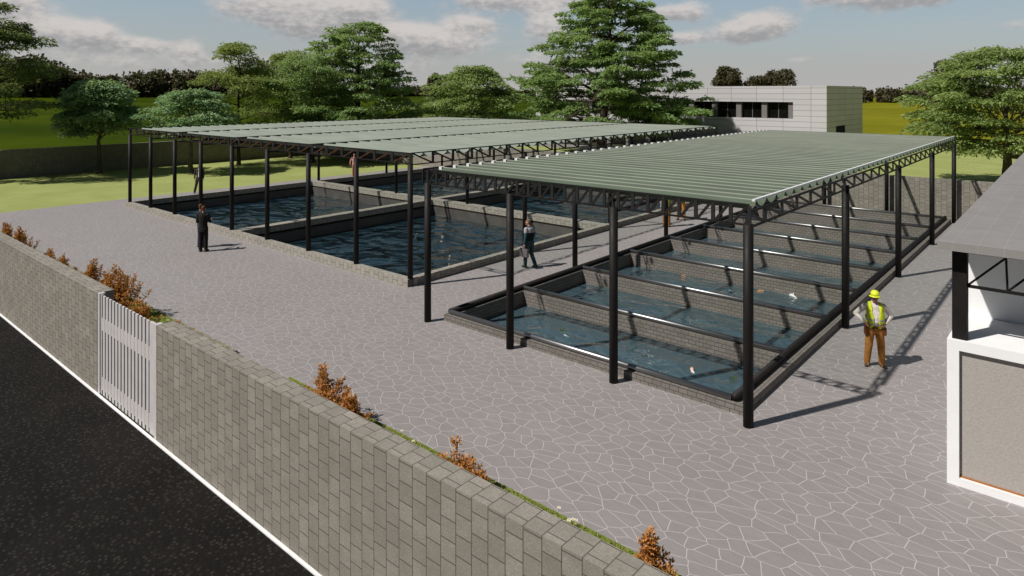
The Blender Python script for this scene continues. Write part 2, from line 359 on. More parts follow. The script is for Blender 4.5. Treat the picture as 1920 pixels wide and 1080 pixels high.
def tag(o, label=None, cat=None, group=None, kind=None):
    if label: o['label'] = label
    if cat: o['category'] = cat
    if group: o['group'] = group
    if kind: o['kind'] = kind
    return o
def thing(name, label, cat, loc=(0, 0, 0), rz=0.0, group=None):
    o = bpy.data.objects.new(name, None); C.objects.link(o); o.location = loc; o.rotation_euler = (0, 0, rz); o.empty_display_size = .3
    return tag(o, label, cat, group)
def local(name, mb, mats, parent, smooth=False, label=None):
    """part whose coordinates are already in its parent's space"""
    o = bpy.data.objects.new(name, mb.mesh(name, mats, smooth) if isinstance(mb, MB) else mb); C.objects.link(o); o.parent = parent
    if label: o['label'] = label
    return o

# ------------------------------------------------------------------ ground
def sheet(name, rects, z, m, kind='structure'):
    b = MB()
    for x0, x1, y0, y1 in rects: b.quad((x0, y0, z), (x1, y0, z), (x1, y1, z), (x0, y1, z))
    o = b.build(name, m); tag(o, kind=kind); return o
BX0, BX1, BY0, BY1 = -40.6, -16.75, 14.3, 38.3      # big tank, outside faces
SX0, SX1, SY0, SY1 = -13.55, -5.12, 12.87, 38.55    # small tank, outside faces
WY = 38.9                                          # back wall face
PX0 = -43.4; PX1 = 14.0
e = .02
sheet('paving', [(PX0, PX1, 5.3, SY0 + e), (PX0, BX0 + e, SY0 + e, WY + .1), (BX0 + e, BX1 - e, SY0 + e, BY0 + e), (BX1 - e, SX0 + e, SY0 + e, WY + .1), (BX0 + e, BX1 - e, BY1 - e, WY + .1),
                 (SX1 - e, PX1, SY0 + e, WY + .1), (SX0 + e, SX1 - e, SY1 - e, WY + .1)], 0, M['paving'])
sheet('road', [(-160, 60, -60, 4.98)], 0, M['asphalt'])
sheet('lawn', [(-60.4, PX0, 5.3, WY + .1), (-60.4, 40, WY + .1, 66.9), (-60.4, -56, 66.9, 95), (-19, 40, 66.9, 95)], 0, M['lawn'])
sheet('path', [(-58, -19, 62.2, 66.9)], .008, M['concrete'])
def terrain():
    xs = [-1600, -900, -600, -450, -350, -280, -220, -170, -130, -100, -80, -60.4, 40, 60, 90, 130, 180, 250, 350, 500, 900, 1600]
    ys = [-800, -300, -100, 4.96, 20, 40, 60, 95, 120, 150, 190, 240, 300, 380, 500, 700, 1100, 2000]
    def h(x, y):
        d = math.hypot(x, y); return 0 if d < 120 else 4.4 * min(1, (d - 120) / 230.)
    for nm, mm, sel in (('field', M['field'], lambda x, y: math.atan2(-x, y) > R(25)), ('field', M['field_y'], lambda x, y: math.atan2(-x, y) <= R(25))):
        b = MB()
        for i in range(len(xs) - 1):
            for j in range(len(ys) - 1):
                x0, x1, y0, y1 = xs[i], xs[i + 1], ys[j], ys[j + 1]
                if x0 >= -60.5 and x1 <= 40.1 and y0 >= 4.9 and y1 <= 95.1: continue
                if y1 <= 5 and x0 >= -170 and x1 <= 60.1 and y0 > -60: continue
                if not sel((x0 + x1) / 2, (y0 + y1) / 2): continue
                zz = lambda x, y: h(x, y) - .006
                b.quad((x0, y0, zz(x0, y0)), (x1, y0, zz(x1, y0)), (x1, y1, zz(x1, y1)), (x0, y1, zz(x0, y1)))
        tag(b.build(nm, mm, smooth=True), kind='structure')
terrain()
b = MB(); b.box(-92, 30, 4.972, 5.02, -.02, .02); tag(b.build('kerb', M['kerb_white']), kind='structure')

# ------------------------------------------------------------------ walls
def wall(label, x0, x1, y0, y1, z1, m):
    b = MB(); b.box(x0, x1, y0, y1, -.05, z1)
    return tag(b.build('stone_wall', m), label, 'wall')
wall('long grey block wall beside the road, left of the white gate', -92, -15.8, 5.02, 5.34, 2.1, M['block_x'])
wall('grey block wall beside the road, right of the white gate, nearest the camera', -12.8, 14, 5.02, 5.34, 2.1, M['block_x'])
wall('shaded dark block wall along the far left edge of the lawn', -60.7, -60.4, 5.34, 39.2, 2.1, M['block_y'])
wall('sunlit block wall across the back of the yard behind both canopies', -60.4, 14, WY, WY + .3, 2.05, M['block_x'])

# gate
g = thing('gate', 'white upright slat gate between the two roadside block walls', 'gate', (-14.3, 5.1, 0))
for x in (-15.74, -12.86):
    b = MB(); b.box(x - .055, x + .055, 5.03, 5.14, 0, 2.1); b.build('gate_post', M['gate_white'], g)
for xa, xb in ((-15.684, -15.62), (-13.17, -12.916)):
    b = MB(); b.box(xa, xb, 5.05, 5.09, .02, 2.08); b.build('side_board', M['gate_white'], g)
for k in range(14):
    x = -15.50 + k * .1715
    b = MB(); b.box(x - .054, x + .054, 5.05, 5.08, .02, 2.08); b.build('slat', M['gate_white'], g)
for z in (1.48, .24):
    b = MB(); b.box(-15.684, -12.916, 5.054, 5.077, z - .13, z + .13); b.build('rail', M['gate_white'], g)

# planters
def planter(label, x0, x1, y1=8.0, kw=.075):
    t = thing('planter_bed', label, 'planter', ((x0 + x1) / 2, 6.6, 0))
    b = MB(); b.box(x0, x1, y1 - kw, y1, 0, .08)
    if x1 < 0: b.box(x1 - .14, x1, 5.35, y1 - kw, 0, .1)
    b.build('kerb_stones' if kw > .05 else 'turf_edge', M['block_x'] if kw > .05 else M['planter_grass'], t)
    b = MB(); b.quad((x0 + .1, 5.34, .07), (x1 - .1, 5.34, .07), (x1 - .1, y1 - kw + .02, .07), (x0 + .1, y1 - kw + .02, .07)); b.build('turf', M['planter_grass'], t)
planter('long planting bed with grass behind the roadside wall, left of and behind the white gate', -92, -15.63)
planter('planting bed with grass behind the nearest roadside wall', -13.3, 14, 8.0, .03)
def grass():
    rng = np.random.default_rng(3); V = []; 
    def strip(x0, x1, n, y0=5.5, y1=7.97):
        x = rng.uniform(x0, x1, n); y = rng.uniform(y0, y1, n); hgt = rng.uniform(.025, .06, n); a = rng.uniform(0, 6.283, n); wd = .012
        lean = rng.uniform(-.04, .04, (n, 2))
        p = np.empty((n, 3, 3)); p[:, 0] = np.c_[x - wd * np.cos(a), y - wd * np.sin(a), np.full(n, .06)]
        p[:, 1] = np.c_[x + wd * np.cos(a), y + wd * np.sin(a), np.full(n, .06)]; p[:, 2] = np.c_[x + lean[:, 0], y + lean[:, 1], .06 + hgt]
        V.append(p)
    strip(-13, 1, 26000, 6.9); strip(-30, -15.8, 20000, 6.6)
    p = np.concatenate(V).reshape(-1, 3); n = len(p) // 3
    me = bpy.data.meshes.new('grass'); me.from_pydata([], [], [])
    me.vertices.add(n * 3); me.vertices.foreach_set('co', p.ravel()); me.loops.add(n * 3); me.loops.foreach_set('vertex_index', np.arange(n * 3))
    me.polygons.add(n); me.polygons.foreach_set('loop_start', np.arange(n) * 3); me.polygons.foreach_set('loop_total', np.full(n, 3)); me.update(calc_edges=True)
    me.materials.append(M['leaf_blade']); o = bpy.data.objects.new('grass', me); C.objects.link(o); tag(o, 'short green grass in the planting beds', 'grass', kind='stuff')
grass()

# ------------------------------------------------------------------ leaves
def leaf_mesh(name, P, Dv, Nv, L, W, m):
    """P base points, Dv directions, Nv normals (arrays) -> pointed leaves, four corners each"""
    n = len(P); Dv = Dv / np.linalg.norm(Dv, axis=1)[:, None]; S = np.cross(Dv, Nv); S /= np.linalg.norm(S, axis=1)[:, None] + 1e-9
    L = np.broadcast_to(np.asarray(L), (n,))[:, None]; W = np.broadcast_to(np.asarray(W), (n,))[:, None]
    q = np.empty((n, 4, 3)); q[:, 0] = P; q[:, 1] = P + Dv * L * .45 + S * W * .5; q[:, 2] = P + Dv * L; q[:, 3] = P + Dv * L * .45 - S * W * .5
    me = bpy.data.meshes.new(name); me.vertices.add(n * 4); me.vertices.foreach_set('co', q.ravel()); me.loops.add(n * 4); me.loops.foreach_set('vertex_index', np.arange(n * 4))
    me.polygons.add(n); me.polygons.foreach_set('loop_start', np.arange(n) * 4); me.polygons.foreach_set('loop_total', np.full(n, 4)); me.update(calc_edges=True)
    me.materials.append(m); return me

def tree(name, label, x, y, h, rad, base, style, leaf, bark, seed, pads=150, per=90, L=.28, trunk_r=.2, lean=0, group=None, padr=(.55, 1.05), flat=.22, gaps=.0):
    rng = np.random.default_rng(seed)
    t = thing(name, label, 'tree', (x, y, 0), 0, group)
    def env(u):
        if style == 'dome': return rad * math.sqrt(max(0, 1 - ((u - .18) / .84) ** 2)) if u > .18 else rad * (.72 + u * 1.5)
        if style == 'cedar': return rad * (.12 + .88 * (1 - u) ** .42) * (1 if u > .06 else .9)
        if style == 'open': return rad * (.35 + .65 * math.sin(math.pi * min(1, (u * .85 + .18)) ) ** .7) * (1 - .35 * u)
        return rad * math.sqrt(max(.02, 1 - ((u - .42) / .6) ** 2))
    b = MB(); top = base + (h - base) * (.93 if style in ('cedar', 'open') else .55)
    tp = [(0, 0, -.1), (0, 0, .0), (.02, .01, .25)]; tr = [trunk_r * 1.7, trunk_r * 1.5, trunk_r * 1.12]
    ks = 9
    for k in range(1, ks + 1):
        u = k / ks; z = .25 + (top - .25) * u
        tp.append((lean * u + rng.normal(0, .05) * u * 2, rng.normal(0, .05) * u * 2, z)); tr.append(trunk_r * max(.12, (1 - u * .86)))
    b.tube(tp, tr, 12); pool = []
    tpn = np.array(tp); 
    def trunk_at(z): 
        return np.array([np.interp(z, tpn[:, 2], tpn[:, 0]), np.interp(z, tpn[:, 2], tpn[:, 1]), z])
    for k in range(2, len(tp)):
        if tp[k][2] > base * .9: pool.append((np.array(tp[k]), tr[k]))
    nl = 16 if style in ('cedar', 'open') else 11
    for k in range(nl):
        u = (k + .5) / nl; u_e = min(.95, max(.05, u + rng.normal(0, .05)))
        zt = base + (h - base) * u_e; a = k * 2.4 + rng.normal(0, .3); r = env(u_e) * rng.uniform(.6, .82)
        z0 = max(base * .82, zt - r * rng.uniform(.25, .6)); z0 = min(z0, top * .97)
        if style in ('dome', 'round'): z0 = base * .8 + (top - base * .8) * u_e * .7
        p0 = trunk_at(z0); p3 = np.array([math.cos(a) * r + lean * u_e, math.sin(a) * r, zt])
        mid = (p0 + p3) / 2 + np.array([0, 0, -.08 * r + rng.normal(0, .15)]) + rng.normal(0, .12, 3)
        r0 = trunk_r * (.5 - .25 * u_e); pts = []; rr = []
        for q in range(6):
            s_ = q / 5; p = (1 - s_) ** 2 * p0 + 2 * s_ * (1 - s_) * mid + s_ ** 2 * p3 + rng.normal(0, .04, 3) * (q > 0)
            pts.append(p); rr.append(max(.015, r0 * (1 - .85 * s_)))
            if q > 1: pool.append((p, rr[-1]))
        b.tube(pts, rr, 7)
    pp = np.array([p for p, _ in pool]); prr = np.array([r for _, r in pool])
    LP, LD, LN, LL = [], [], [], []
    ph = rng.uniform(0, 6.28, 6)
    made = 0; tries = 0
    while made < pads and tries < pads * 6:
        tries += 1
        u = rng.uniform(0, 1) ** (1.25 if style == 'cedar' else .95); a = rng.uniform(0, 2 * math.pi)
        e_ = env(u) * (1 + .13 * math.sin(3 * a + ph[0] + 5 * u) + .10 * math.sin(5 * a + ph[1] - 7 * u))
        fr = rng.uniform(.25, 1) ** .55; r = e_ * fr
        c = np.array([math.cos(a) * r + lean * u, math.sin(a) * r, base + (h - base) * u])
        if style == 'open':
            lv = math.sin(u * 2 * math.pi * 3.2 + ph[2] + a * .8)
            if lv < -.15 and fr > .35: continue
        elif gaps and math.sin(u * 19 + ph[3] + 2 * a) * math.sin(a * 3 + u * 8 + ph[4]) > 1 - gaps: continue
        if style == 'dome' and fr < .5 and u < .5: continue
        if style == 'cedar' and u < .38 and fr < .6: continue
        made += 1
        dd = np.linalg.norm(pp - c, axis=1) + np.where(pp[:, 2] > c[2] + .2, 2.5, 0); j = int(np.argmin(dd)); s0 = pp[j]
        if .3 < dd[j] < rad * .9:
            mid = (s0 + c) / 2 + rng.normal(0, .1, 3); b.tube([s0, mid, c], [min(prr[j] * .6, .05), .03, .012], 4, False)
        pr = rng.uniform(*padr) * (1.0 - .35 * u if style == 'cedar' else 1); n = int(per * (pr / .8) ** 2 * rng.uniform(.8, 1.2))
        aa = rng.uniform(0, 2 * math.pi, n); rr = pr * np.sqrt(rng.uniform(0, 1, n))
        loc = np.c_[np.cos(aa) * rr, np.sin(aa) * rr, rng.normal(0, flat * .65, n) * pr - .28 * rr ** 2 / pr]
        out = np.array([math.cos(a), math.sin(a), -.15])
        LP.append(c + loc); LD.append(np.c_[np.cos(aa), np.sin(aa), np.full(n, -.25)] * .8 + out * .6 + rng.normal(0, .45, (n, 3)))
        LN.append(np.array([0, 0, 1.]) + rng.normal(0, .5, (n, 3))); LL.append(rng.uniform(.65, 1.25, n) * L)
    P = np.concatenate(LP); Dv = np.concatenate(LD); Nv = np.concatenate(LN); LLc = np.concatenate(LL)
    local('trunk', b, M[bark], t, True)
    local('crown', leaf_mesh('crown', P, Dv, Nv, LLc, LLc * .42, M[leaf]), None, t)
    return t
tree('pine_tree', 'dark layered tree cut by the left edge of the photo', -60.7, 11.7, 12.9, 5.6, 4.6, 'open', 'leaf_dark', 'bark', 11, 190, 150, .26, .24, flat=.16)
tree('shade_tree', 'lone round-domed tree on the lawn before the dark left wall', -58.8, 18.8, 7.2, 2.6, 3.3, 'dome', 'leaf_bluish', 'bark_grey', 12, 190, 105, .30, .2, flat=.15, lean=.35)
tree('shade_tree', 'low domed tree showing just above the left end of the larger canopy', -53.4, 23.5, 6.5, 3.2, 3.2, 'dome', 'leaf_bluish', 'bark_grey', 13, 110, 120, .28, .19, flat=.15)
tree('layered_tree', 'slender olive tree with separate tiers of foliage and a rounded top tuft', -56.1, 28.8, 10.7, 3.9, 3.0, 'open', 'leaf_olive', 'bark', 14, 130, 130, .24, .16, flat=.2)
tree('layered_tree', 'olive tree behind and right of the slender tiered one', -58.6, 35.3, 10.4, 3.7, 2.8, 'open', 'leaf_olive', 'bark', 15, 120, 120, .24, .17, flat=.2)
tree('leafy_tree', 'medium light green tree before the tall broad crown left of centre', -53.2, 34.2, 10.0, 4.4, 2.6, 'round', 'leaf_green', 'bark', 16, 165, 120, .25, .22, flat=.2, gaps=.4)
tree('spreading_tree', 'tall dark green broad tree behind the middle of the larger canopy', -52.0, 38.4, 12.9, 6.3, 2.6, 'cedar', 'leaf_green', 'bark', 17, 330, 130, .32, .34, flat=.13, gaps=.35, padr=(.7, 1.25))
tree('leafy_tree', 'small round light green tree standing between the two tall trees', -43.2, 44.6, 8.7, 4.5, 1.6, 'round', 'leaf_light', 'bark_grey', 18, 260, 130, .28, .22, flat=.14, gaps=.12)
tree('cedar_tree', 'giant spreading tree with thick forked trunk in front of the white building', -37.4, 57.3, 16.3, 9.6, 2.6, 'cedar', 'leaf_green', 'bark', 19, 520, 135, .36, .5, lean=1.2, flat=.11, gaps=.5, padr=(.8, 1.5))
tree('leafy_tree', 'broad light green tree beyond the back wall at the right edge', -4.2, 55.2, 9.3, 5.1, 2.5, 'round', 'leaf_light', 'bark_grey', 20, 270, 130, .28, .32, flat=.13, gaps=.3, padr=(.6, 1.2))

# far trees and woods
def th(x, y):
    d = math.hypot(x, y); return 0 if d < 120 else 4.4 * min(1, (d - 120) / 230.)
def far_tree(label, x, y, h, rad, seed, group='trees far off on the skyline'):
    rng = np.random.default_rng(seed); z0 = th(x, y); t = thing('far_tree', label, 'tree', (x, y, z0), 0, group)
    b = MB(); b.tube([(0, 0, -.5), (0, 0, h * .3), (.2, 0, h * .8)], [.5, .4, .1], 8)
    lob = [(rng.uniform(-.55, .55) * rad, rng.uniform(-.4, .4) * rad, h * rng.uniform(.3, .8), rad * rng.uniform(.3, .55)) for _ in range(14)]
    P = []
    for lx, ly, lz, lr in lob:
        v = rng.normal(0, 1, (420, 3)); v /= np.linalg.norm(v, axis=1)[:, None]; P.append(np.array([lx, ly, lz]) + v * lr * rng.uniform(.6, 1.05, 420)[:, None] * np.array([1, 1, .85]))
    P = np.concatenate(P); P = P[(P[:, 2] > h * .08) & (P[:, 2] < h)]; n = len(P)
    local('trunk', b, M['bark'], t, True)
    local('crown', leaf_mesh('crown', P, rng.normal(0, 1, (n, 3)), rng.normal(0, 1, (n, 3)) + [0, 0, .6], rng.uniform(.8, 1.5, n), rng.uniform(.6, 1.1, n), M['leaf_far']), None, t)
far_tree('small dark tree on the skyline left of the small round tree', -258.7, 239.1, 12.5, 4.2, 31)
far_tree('dark far tree on the skyline behind the left side of the giant spreading tree', -210.3, 280.7, 11, 7, 32)
far_tree('upright dark far tree above the middle of the white building roof', -143.0, 338.6, 16.5, 9, 33)
far_tree('low wide far tree above the right half of the white building roof', -122.0, 356.7, 14, 9, 34)
far_tree('lowest brownish far tree beside the wide one above the white building', -131.5, 349, 10.5, 6.5, 35)
far_tree('dark far tree top showing behind the left side of the right-hand tree', -55, 414, 21, 10, 36)
def woods(name, label, pts, hmin, hmax, n, seed, size):
    rng = np.random.default_rng(seed); P = []; S = []
    pts = np.array(pts, float); seg = np.linalg.norm(np.diff(pts, axis=0), axis=1); cum = np.r_[0, np.cumsum(seg)]
    for k in range(n):
        s = rng.uniform(0, cum[-1]); x = np.interp(s, cum, pts[:, 0]); y = np.interp(s, cum, pts[:, 1]); off = rng.uniform(0, 22) * math.copysign(1, 1)
        d = math.hypot(x, y); x *= 1 + off / d; y *= 1 + off / d
        hh = rng.uniform(hmin, hmax) * (.8 + .2 * math.sin(s * .05) + .12 * math.sin(s * .13 + 1)); r = hh * rng.uniform(.22, .34); m = 260
        v = rng.normal(0, 1, (m, 3)); v /= np.linalg.norm(v, axis=1)[:, None]
        P.append(np.array([x, y, th(x, y) + hh * .45]) + v * np.array([r, r, hh * .46]) * rng.uniform(.55, 1.05, (m, 1))); S.append(rng.uniform(.6, 1.3, m) * size)
    P = np.concatenate(P); S = np.concatenate(S); n = len(P)
    o = bpy.data.objects.new(name, leaf_mesh(name, P, rng.normal(0, 1, (n, 3)), rng.normal(0, 1, (n, 3)) + [0, 0, .6], S, S * .8, M['leaf_far'])); C.objects.link(o)
    tag(o, label, 'woods', kind='stuff')
def ring(u0, u1, d, n=8):
    out = []
    for k in range(n + 1):
        u = u0 + (u1 - u0) * k / n; a = R(YAW) - math.atan((u - 960) / FPX); out.append((-math.sin(a) * d, math.cos(a) * d))
    return out
woods('woods', 'dark band of tall woodland on the skyline at the left', ring(-260, 620, 350), 11, 21.5, 330, 41, 1.5)
woods('hedgerow', 'low dark hedgerow along the skyline in the middle', ring(600, 1250, 352), 3.5, 6, 130, 42, 1.1)
woods('hedgerow', 'dark hedgerow across the yellow field at the right', ring(1560, 2300, 262), 4.8, 6.4, 170, 43, .9)

# ------------------------------------------------------------------ large tank
t = thing('fish_pond', 'large pond of four basins with grey block rims under the larger canopy', 'pond', (-28.7, 26.2, 0))
RW = .26; KZ = .25
def rimx(x0, x1, y0, y1, nm='rim_wall'):
    b = MB(); b.box(x0, x1, y0, y1, -.03, KZ); b.build(nm, M['kerb_x'], t)
def rimy(x0, x1, y0, y1, nm='rim_wall'):
    b = MB(); b.box(x0, x1, y0, y1, -.03, KZ); b.build(nm, M['kerb_y'], t)
DX, DY = -28.5, 26.2
rimx(BX0, BX1, BY0, BY0 + RW); rimx(BX0, BX1, BY1 - RW, BY1)
rimy(BX0, BX0 + RW, BY0 + RW, BY1 - RW); rimy(BX1 - RW, BX1, BY0 + RW, BY1 - RW)
rimx(BX0 + RW, DX - .25, DY - .25, DY + .25, 'divider_wall'); rimx(DX + .25, BX1 - RW, DY - .25, DY + .25, 'divider_wall')
rimy(DX - .25, DX + .25, BY0 + RW, BY1 - RW, 'divider_wall')
# lower lining walls, standing a little proud under a channel coloured dark for its shade
b = MB(); o2 = .05
for x0, x1, y0, y1 in ((BX0, BX1, BY0, BY0 + RW + o2), (BX0, BX1, BY1 - RW - o2, BY1), (BX0, BX0 + RW + o2, BY0 + RW + o2, BY1 - RW - o2), (BX1 - RW - o2, BX1, BY0 + RW + o2, BY1 - RW - o2),
                       (BX0 + RW + o2, DX - .3, DY - .3, DY + .3), (DX + .3, BX1 - RW - o2, DY - .3, DY + .3), (DX - .3, DX + .3, BY0 + RW + o2, BY1 - RW - o2)):
    b.box(x0, x1, y0, y1, -1.6, -.13)
b.build('basin_lining', M['pool_lining'], t)
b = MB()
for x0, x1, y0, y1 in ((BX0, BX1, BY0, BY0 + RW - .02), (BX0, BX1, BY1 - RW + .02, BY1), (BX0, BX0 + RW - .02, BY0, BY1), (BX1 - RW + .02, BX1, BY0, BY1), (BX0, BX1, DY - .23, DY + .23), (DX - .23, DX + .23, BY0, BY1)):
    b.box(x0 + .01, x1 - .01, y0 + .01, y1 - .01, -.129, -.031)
b.build('channel', M['dark_gap'], t)  # near-black colour carries the shade of the gap under the rim
b = MB(); b.quad((BX0, BY0, -1.55), (BX1, BY0, -1.55), (BX1, BY1, -1.55), (BX0, BY1, -1.55)); b.build('basin_floor', M['tank_floor'], t)
b = MB(); b.quad((BX0 + .1, BY0 + .1, -.6), (BX1 - .1, BY0 + .1, -.6), (BX1 - .1, BY1 - .1, -.6), (BX0 + .1, BY1 - .1, -.6)); tag(b.build('water', M['water_big']), kind='structure')

# ------------------------------------------------------------------ small tank with eight cells
t = thing('fish_tank', 'long brick tank of eight cells edged with black pipes under the nearer canopy', 'fish tank', (-9.3, 25.7, 0))
KW = .26; TZ = .18; WZ = -.25
for y0, y1 in ((SY0, SY0 + KW), (SY1 - KW, SY1)):
    b = MB(); b.box(SX0, SX1, y0, y1, -1.1, TZ); b.build('outer_wall', M['tank_x'], t)
for x0, x1 in ((SX0, SX0 + KW), (SX1 - .36, SX1)):
    b = MB(); b.box(x0, x1, SY0 + KW, SY1 - KW, -1.1, TZ); b.build('outer_wall', M['tank_y'], t)
YS = [16.12 + 3.2 * k for k in range(7)]
for y in YS:
    b = MB(); b.box(SX0 + KW, SX1 - .36, y - .13, y + .13, -1.1, TZ - .012); b.build('divider_wall', M['tank_x'], t)
b = MB(); b.box(SX0, SX1, SY0, SY1, -1.2, -1.0); b.build('tank_floor', M['tank_y'], t)
for y in [SY0 + .14] + YS + [SY1 - .14]:
    b = MB(); b.tube([(SX0 + .1, y, TZ + .06), (SX1 - .3, y, TZ + .06)], .062, 20); b.build('pipe_rail', M['pipe'], t, True)
for x in (SX0 + .12, SX1 - .235):
    b = MB(); b.tube([(x, SY0 + .12, TZ + .075), (x, SY1 - .08, TZ + .075)], .08, 20); b.build('pipe_rail', M['black_steel'], t, True)  # coloured black to stand for the lack of glint along these rails
b = MB(); b.quad((SX0 + .1, SY0 + .1, WZ), (SX1 - .1, SY0 + .1, WZ), (SX1 - .1, SY1 - .1, WZ), (SX0 + .1, SY1 - .1, WZ)); tag(b.build('water', M['water_small']), kind='structure')

# ------------------------------------------------------------------ canopies
def truss(parent, axis, fixed, a0, a1, zb, zt, step, chord, vw, brace, flip=False, th=.035):
    """axis 'x' or 'y': flat lattice truss at the other coordinate = fixed"""
    pt = (lambda a, z, o=0: (a, fixed + o, z)) if axis == 'x' else (lambda a, z, o=0: (fixed + o, a, z))
    b = MB(); b.bar(pt(a0, zt), pt(a1, zt), chord, chord); b.bar(pt(a0, zb), pt(a1, zb), chord, chord)
    tr = b.build('truss', M['black_steel'], parent)
    n = max(1, round((a1 - a0) / step)); st = (a1 - a0) / n; up = (0, 1, 0) if axis == 'x' else (1, 0, 0)
    b = MB(); b.bar(pt(a0 - a0, zb + chord / 2 + .001, -fixed), pt(0, zt - chord / 2 - .001, -fixed), th, vw, up); mu = b.mesh('upright', M['truss_plate'])
    q0, q1 = ((zb + chord * .4, zt - chord * .4) if not flip else (zt - chord * .4, zb + chord * .4))
    d = MB(); d.bar(pt(vw * .5, q0, .004 - fixed), pt(st - vw * .5, q1, .004 - fixed), th * .8, min(vw * .7, .052), up); md = d.mesh('brace', M[brace])
    for k in range(n + 1):
        for nm, me in (('upright', mu), ('brace', md)):
            if nm == 'brace' and k == n: continue
            o = link(nm, me, tr); o.location = pt(a0 + k * st, 0)
def posts(parent, pts, z0, z1, r):
    me = None
    for x, y in pts:
        if me is None:
            b = MB(); b.tube([(0, 0, 0), (0, 0, z1 - z0)], r, 18); me = b.mesh('post', M['black_steel']); 
            for p in me.polygons: p.use_smooth = len(p.vertices) == 4
        o = bpy.data.objects.new('post', me); C.objects.link(o); o.parent = parent; o.matrix_parent_inverse = root_mat(parent).inverted(); o.location = (x, y, z0)
def ribbed(parent, x0, x1, y0, y1, zr, A, P, m, cw=.012, ch=.009):
    b = MB(); n = int(round((y1 - y0) / P)); sub = 8; V = []
    prof = []
    for k in range(n):
        for q in range(sub):
            s_ = q / sub; prof.append((y0 + (k + s_) * P, zr - A * math.sin(math.pi * s_) ** .75))
    prof.append((y0 + n * P, zr))
    xs = np.linspace(x0, x1, 5)
    for x in xs:
        for yy, zz in prof: b.v.append((x, yy, zz))
    m_ = len(prof)
    for i in range(len(xs) - 1):
        for k in range(m_ - 1):
            b.f.append((i * m_ + k, (i + 1) * m_ + k, (i + 1) * m_ + k + 1, i * m_ + k + 1)); b.mi.append(0)
    b.cur = 1
    for k in range(1, n):
        y = y0 + k * P; b.box(x0, x1, y - cw, y + cw, zr - .01, zr + ch)
    return b.build('roof_sheet', [M[m], M['crest']], parent)
cz = 4.18
can = thing('canopy', 'nearer black steel canopy with green ribbed roof over the long brick tank', 'canopy', (-9.4, 25.5, 0))
px = [-13.85, -10.85, -7.87, -4.9]
posts(can, [(x, 12.54) for x in px] + [(-4.98, y) for y in (19.5, 26.05, 32.5)] + [(-14.15, y) for y in (19.95, 26.84, 32.6)] + [(x, 38.55) for x in (-14.1, -10.9, -7.9, -5.0)], 0, 3.82, .095)
truss(can, 'x', 12.54, -13.85, -4.88, 3.8, 4.18, .353, .035, .075, 'dark_brace')
truss(can, 'x', 38.55, -14.1, -4.95, 3.75, 4.12, .6, .035, .06, 'dark_brace')
truss(can, 'y', -4.95, 12.6, 38.5, 3.72, 4.02, .975, .04, .10, 'dark_brace', True)
truss(can, 'y', -14.1, 12.6, 38.5, 3.78, 4.18, .975, .035, .07, 'dark_brace', True)
for x in (-10.88, -7.9): truss(can, 'y', x, 12.6, 38.5, 3.72, 3.96, 1.95, .06, .05, 'dark_brace', True)
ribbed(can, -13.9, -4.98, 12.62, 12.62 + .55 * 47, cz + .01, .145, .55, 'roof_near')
b = MB(); b.box(-4.99, -4.93, 12.95, 38.4, cz + .012, cz + .05); b.build('edge_flashing', M['trim'], can)
b = MB(); b.box(-.055, .055, -.07, .07, cz - .06, cz + .03); me = b.mesh('ridge_cap', M['trim'])
for k in range(1, 47):
    o = link('ridge_cap', me, can); o.location = (-13.945, 12.62 + .55 * k, 0)

big = thing('canopy', 'larger black steel canopy with pale ribbed roof over the four-basin pond', 'canopy', (-28.6, 26.0, 0))
bz = 4.33; bx = [-40.35, -37.55, -34.6, -31.75, -28.75, -25.75, -22.72, -19.7, -16.8]
posts(big, [(x, 14.45) for x in bx], KZ - .01, 3.98, .09)
posts(big, [(-40.4, y) for y in (20.3, 26.5, 32.4)] + [(-16.88, y) for y in (20.4, 26.6, 32.4)] + [(x, DY) for x in (-31.75, -25.75)] + [(x, 38.1) for x in bx], KZ - .01, 3.98, .09)
truss(big, 'x', 14.45, -40.35, -16.78, 3.98, bz, .945, .03, .13, 'brown_brace')
truss(big, 'x', 38.1, -40.35, -16.78, 3.98, bz, .945, .03, .08, 'brown_brace')
truss(big, 'y', -16.8, 14.5, 38.1, 3.95, bz, .945, .035, .09, 'brown_brace', True)
truss(big, 'y', -40.38, 14.5, 38.1, 3.95, bz, .945, .035, .08, 'brown_brace', True)
truss(big, 'x', DY, -40.35, -16.85, 3.85, 4.14, 1.2, .03, .05, 'brown_brace')
for x in (-37.55, -34.6, -31.7, -28.7, -25.7, -22.65, -19.7): truss(big, 'y', x, 14.5, 38.1, 3.87, 4.12, 2.4, .06, .05, 'brown_brace', True)
for x0, x1 in ((-40.3, -34.66), (-34.54, -28.66), (-28.54, -22.71), (-22.59, -16.85)):
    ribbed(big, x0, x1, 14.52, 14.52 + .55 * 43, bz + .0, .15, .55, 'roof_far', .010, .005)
for x in (-34.6, -28.6, -22.65):
    b = MB(); b.box(x - .06, x + .06, 14.5, 38.1, bz - .05, bz + .012); b.build('joint_gap_strip', M['dark_gap'], big)  # dark bar added in place of the shaded gap between sheets

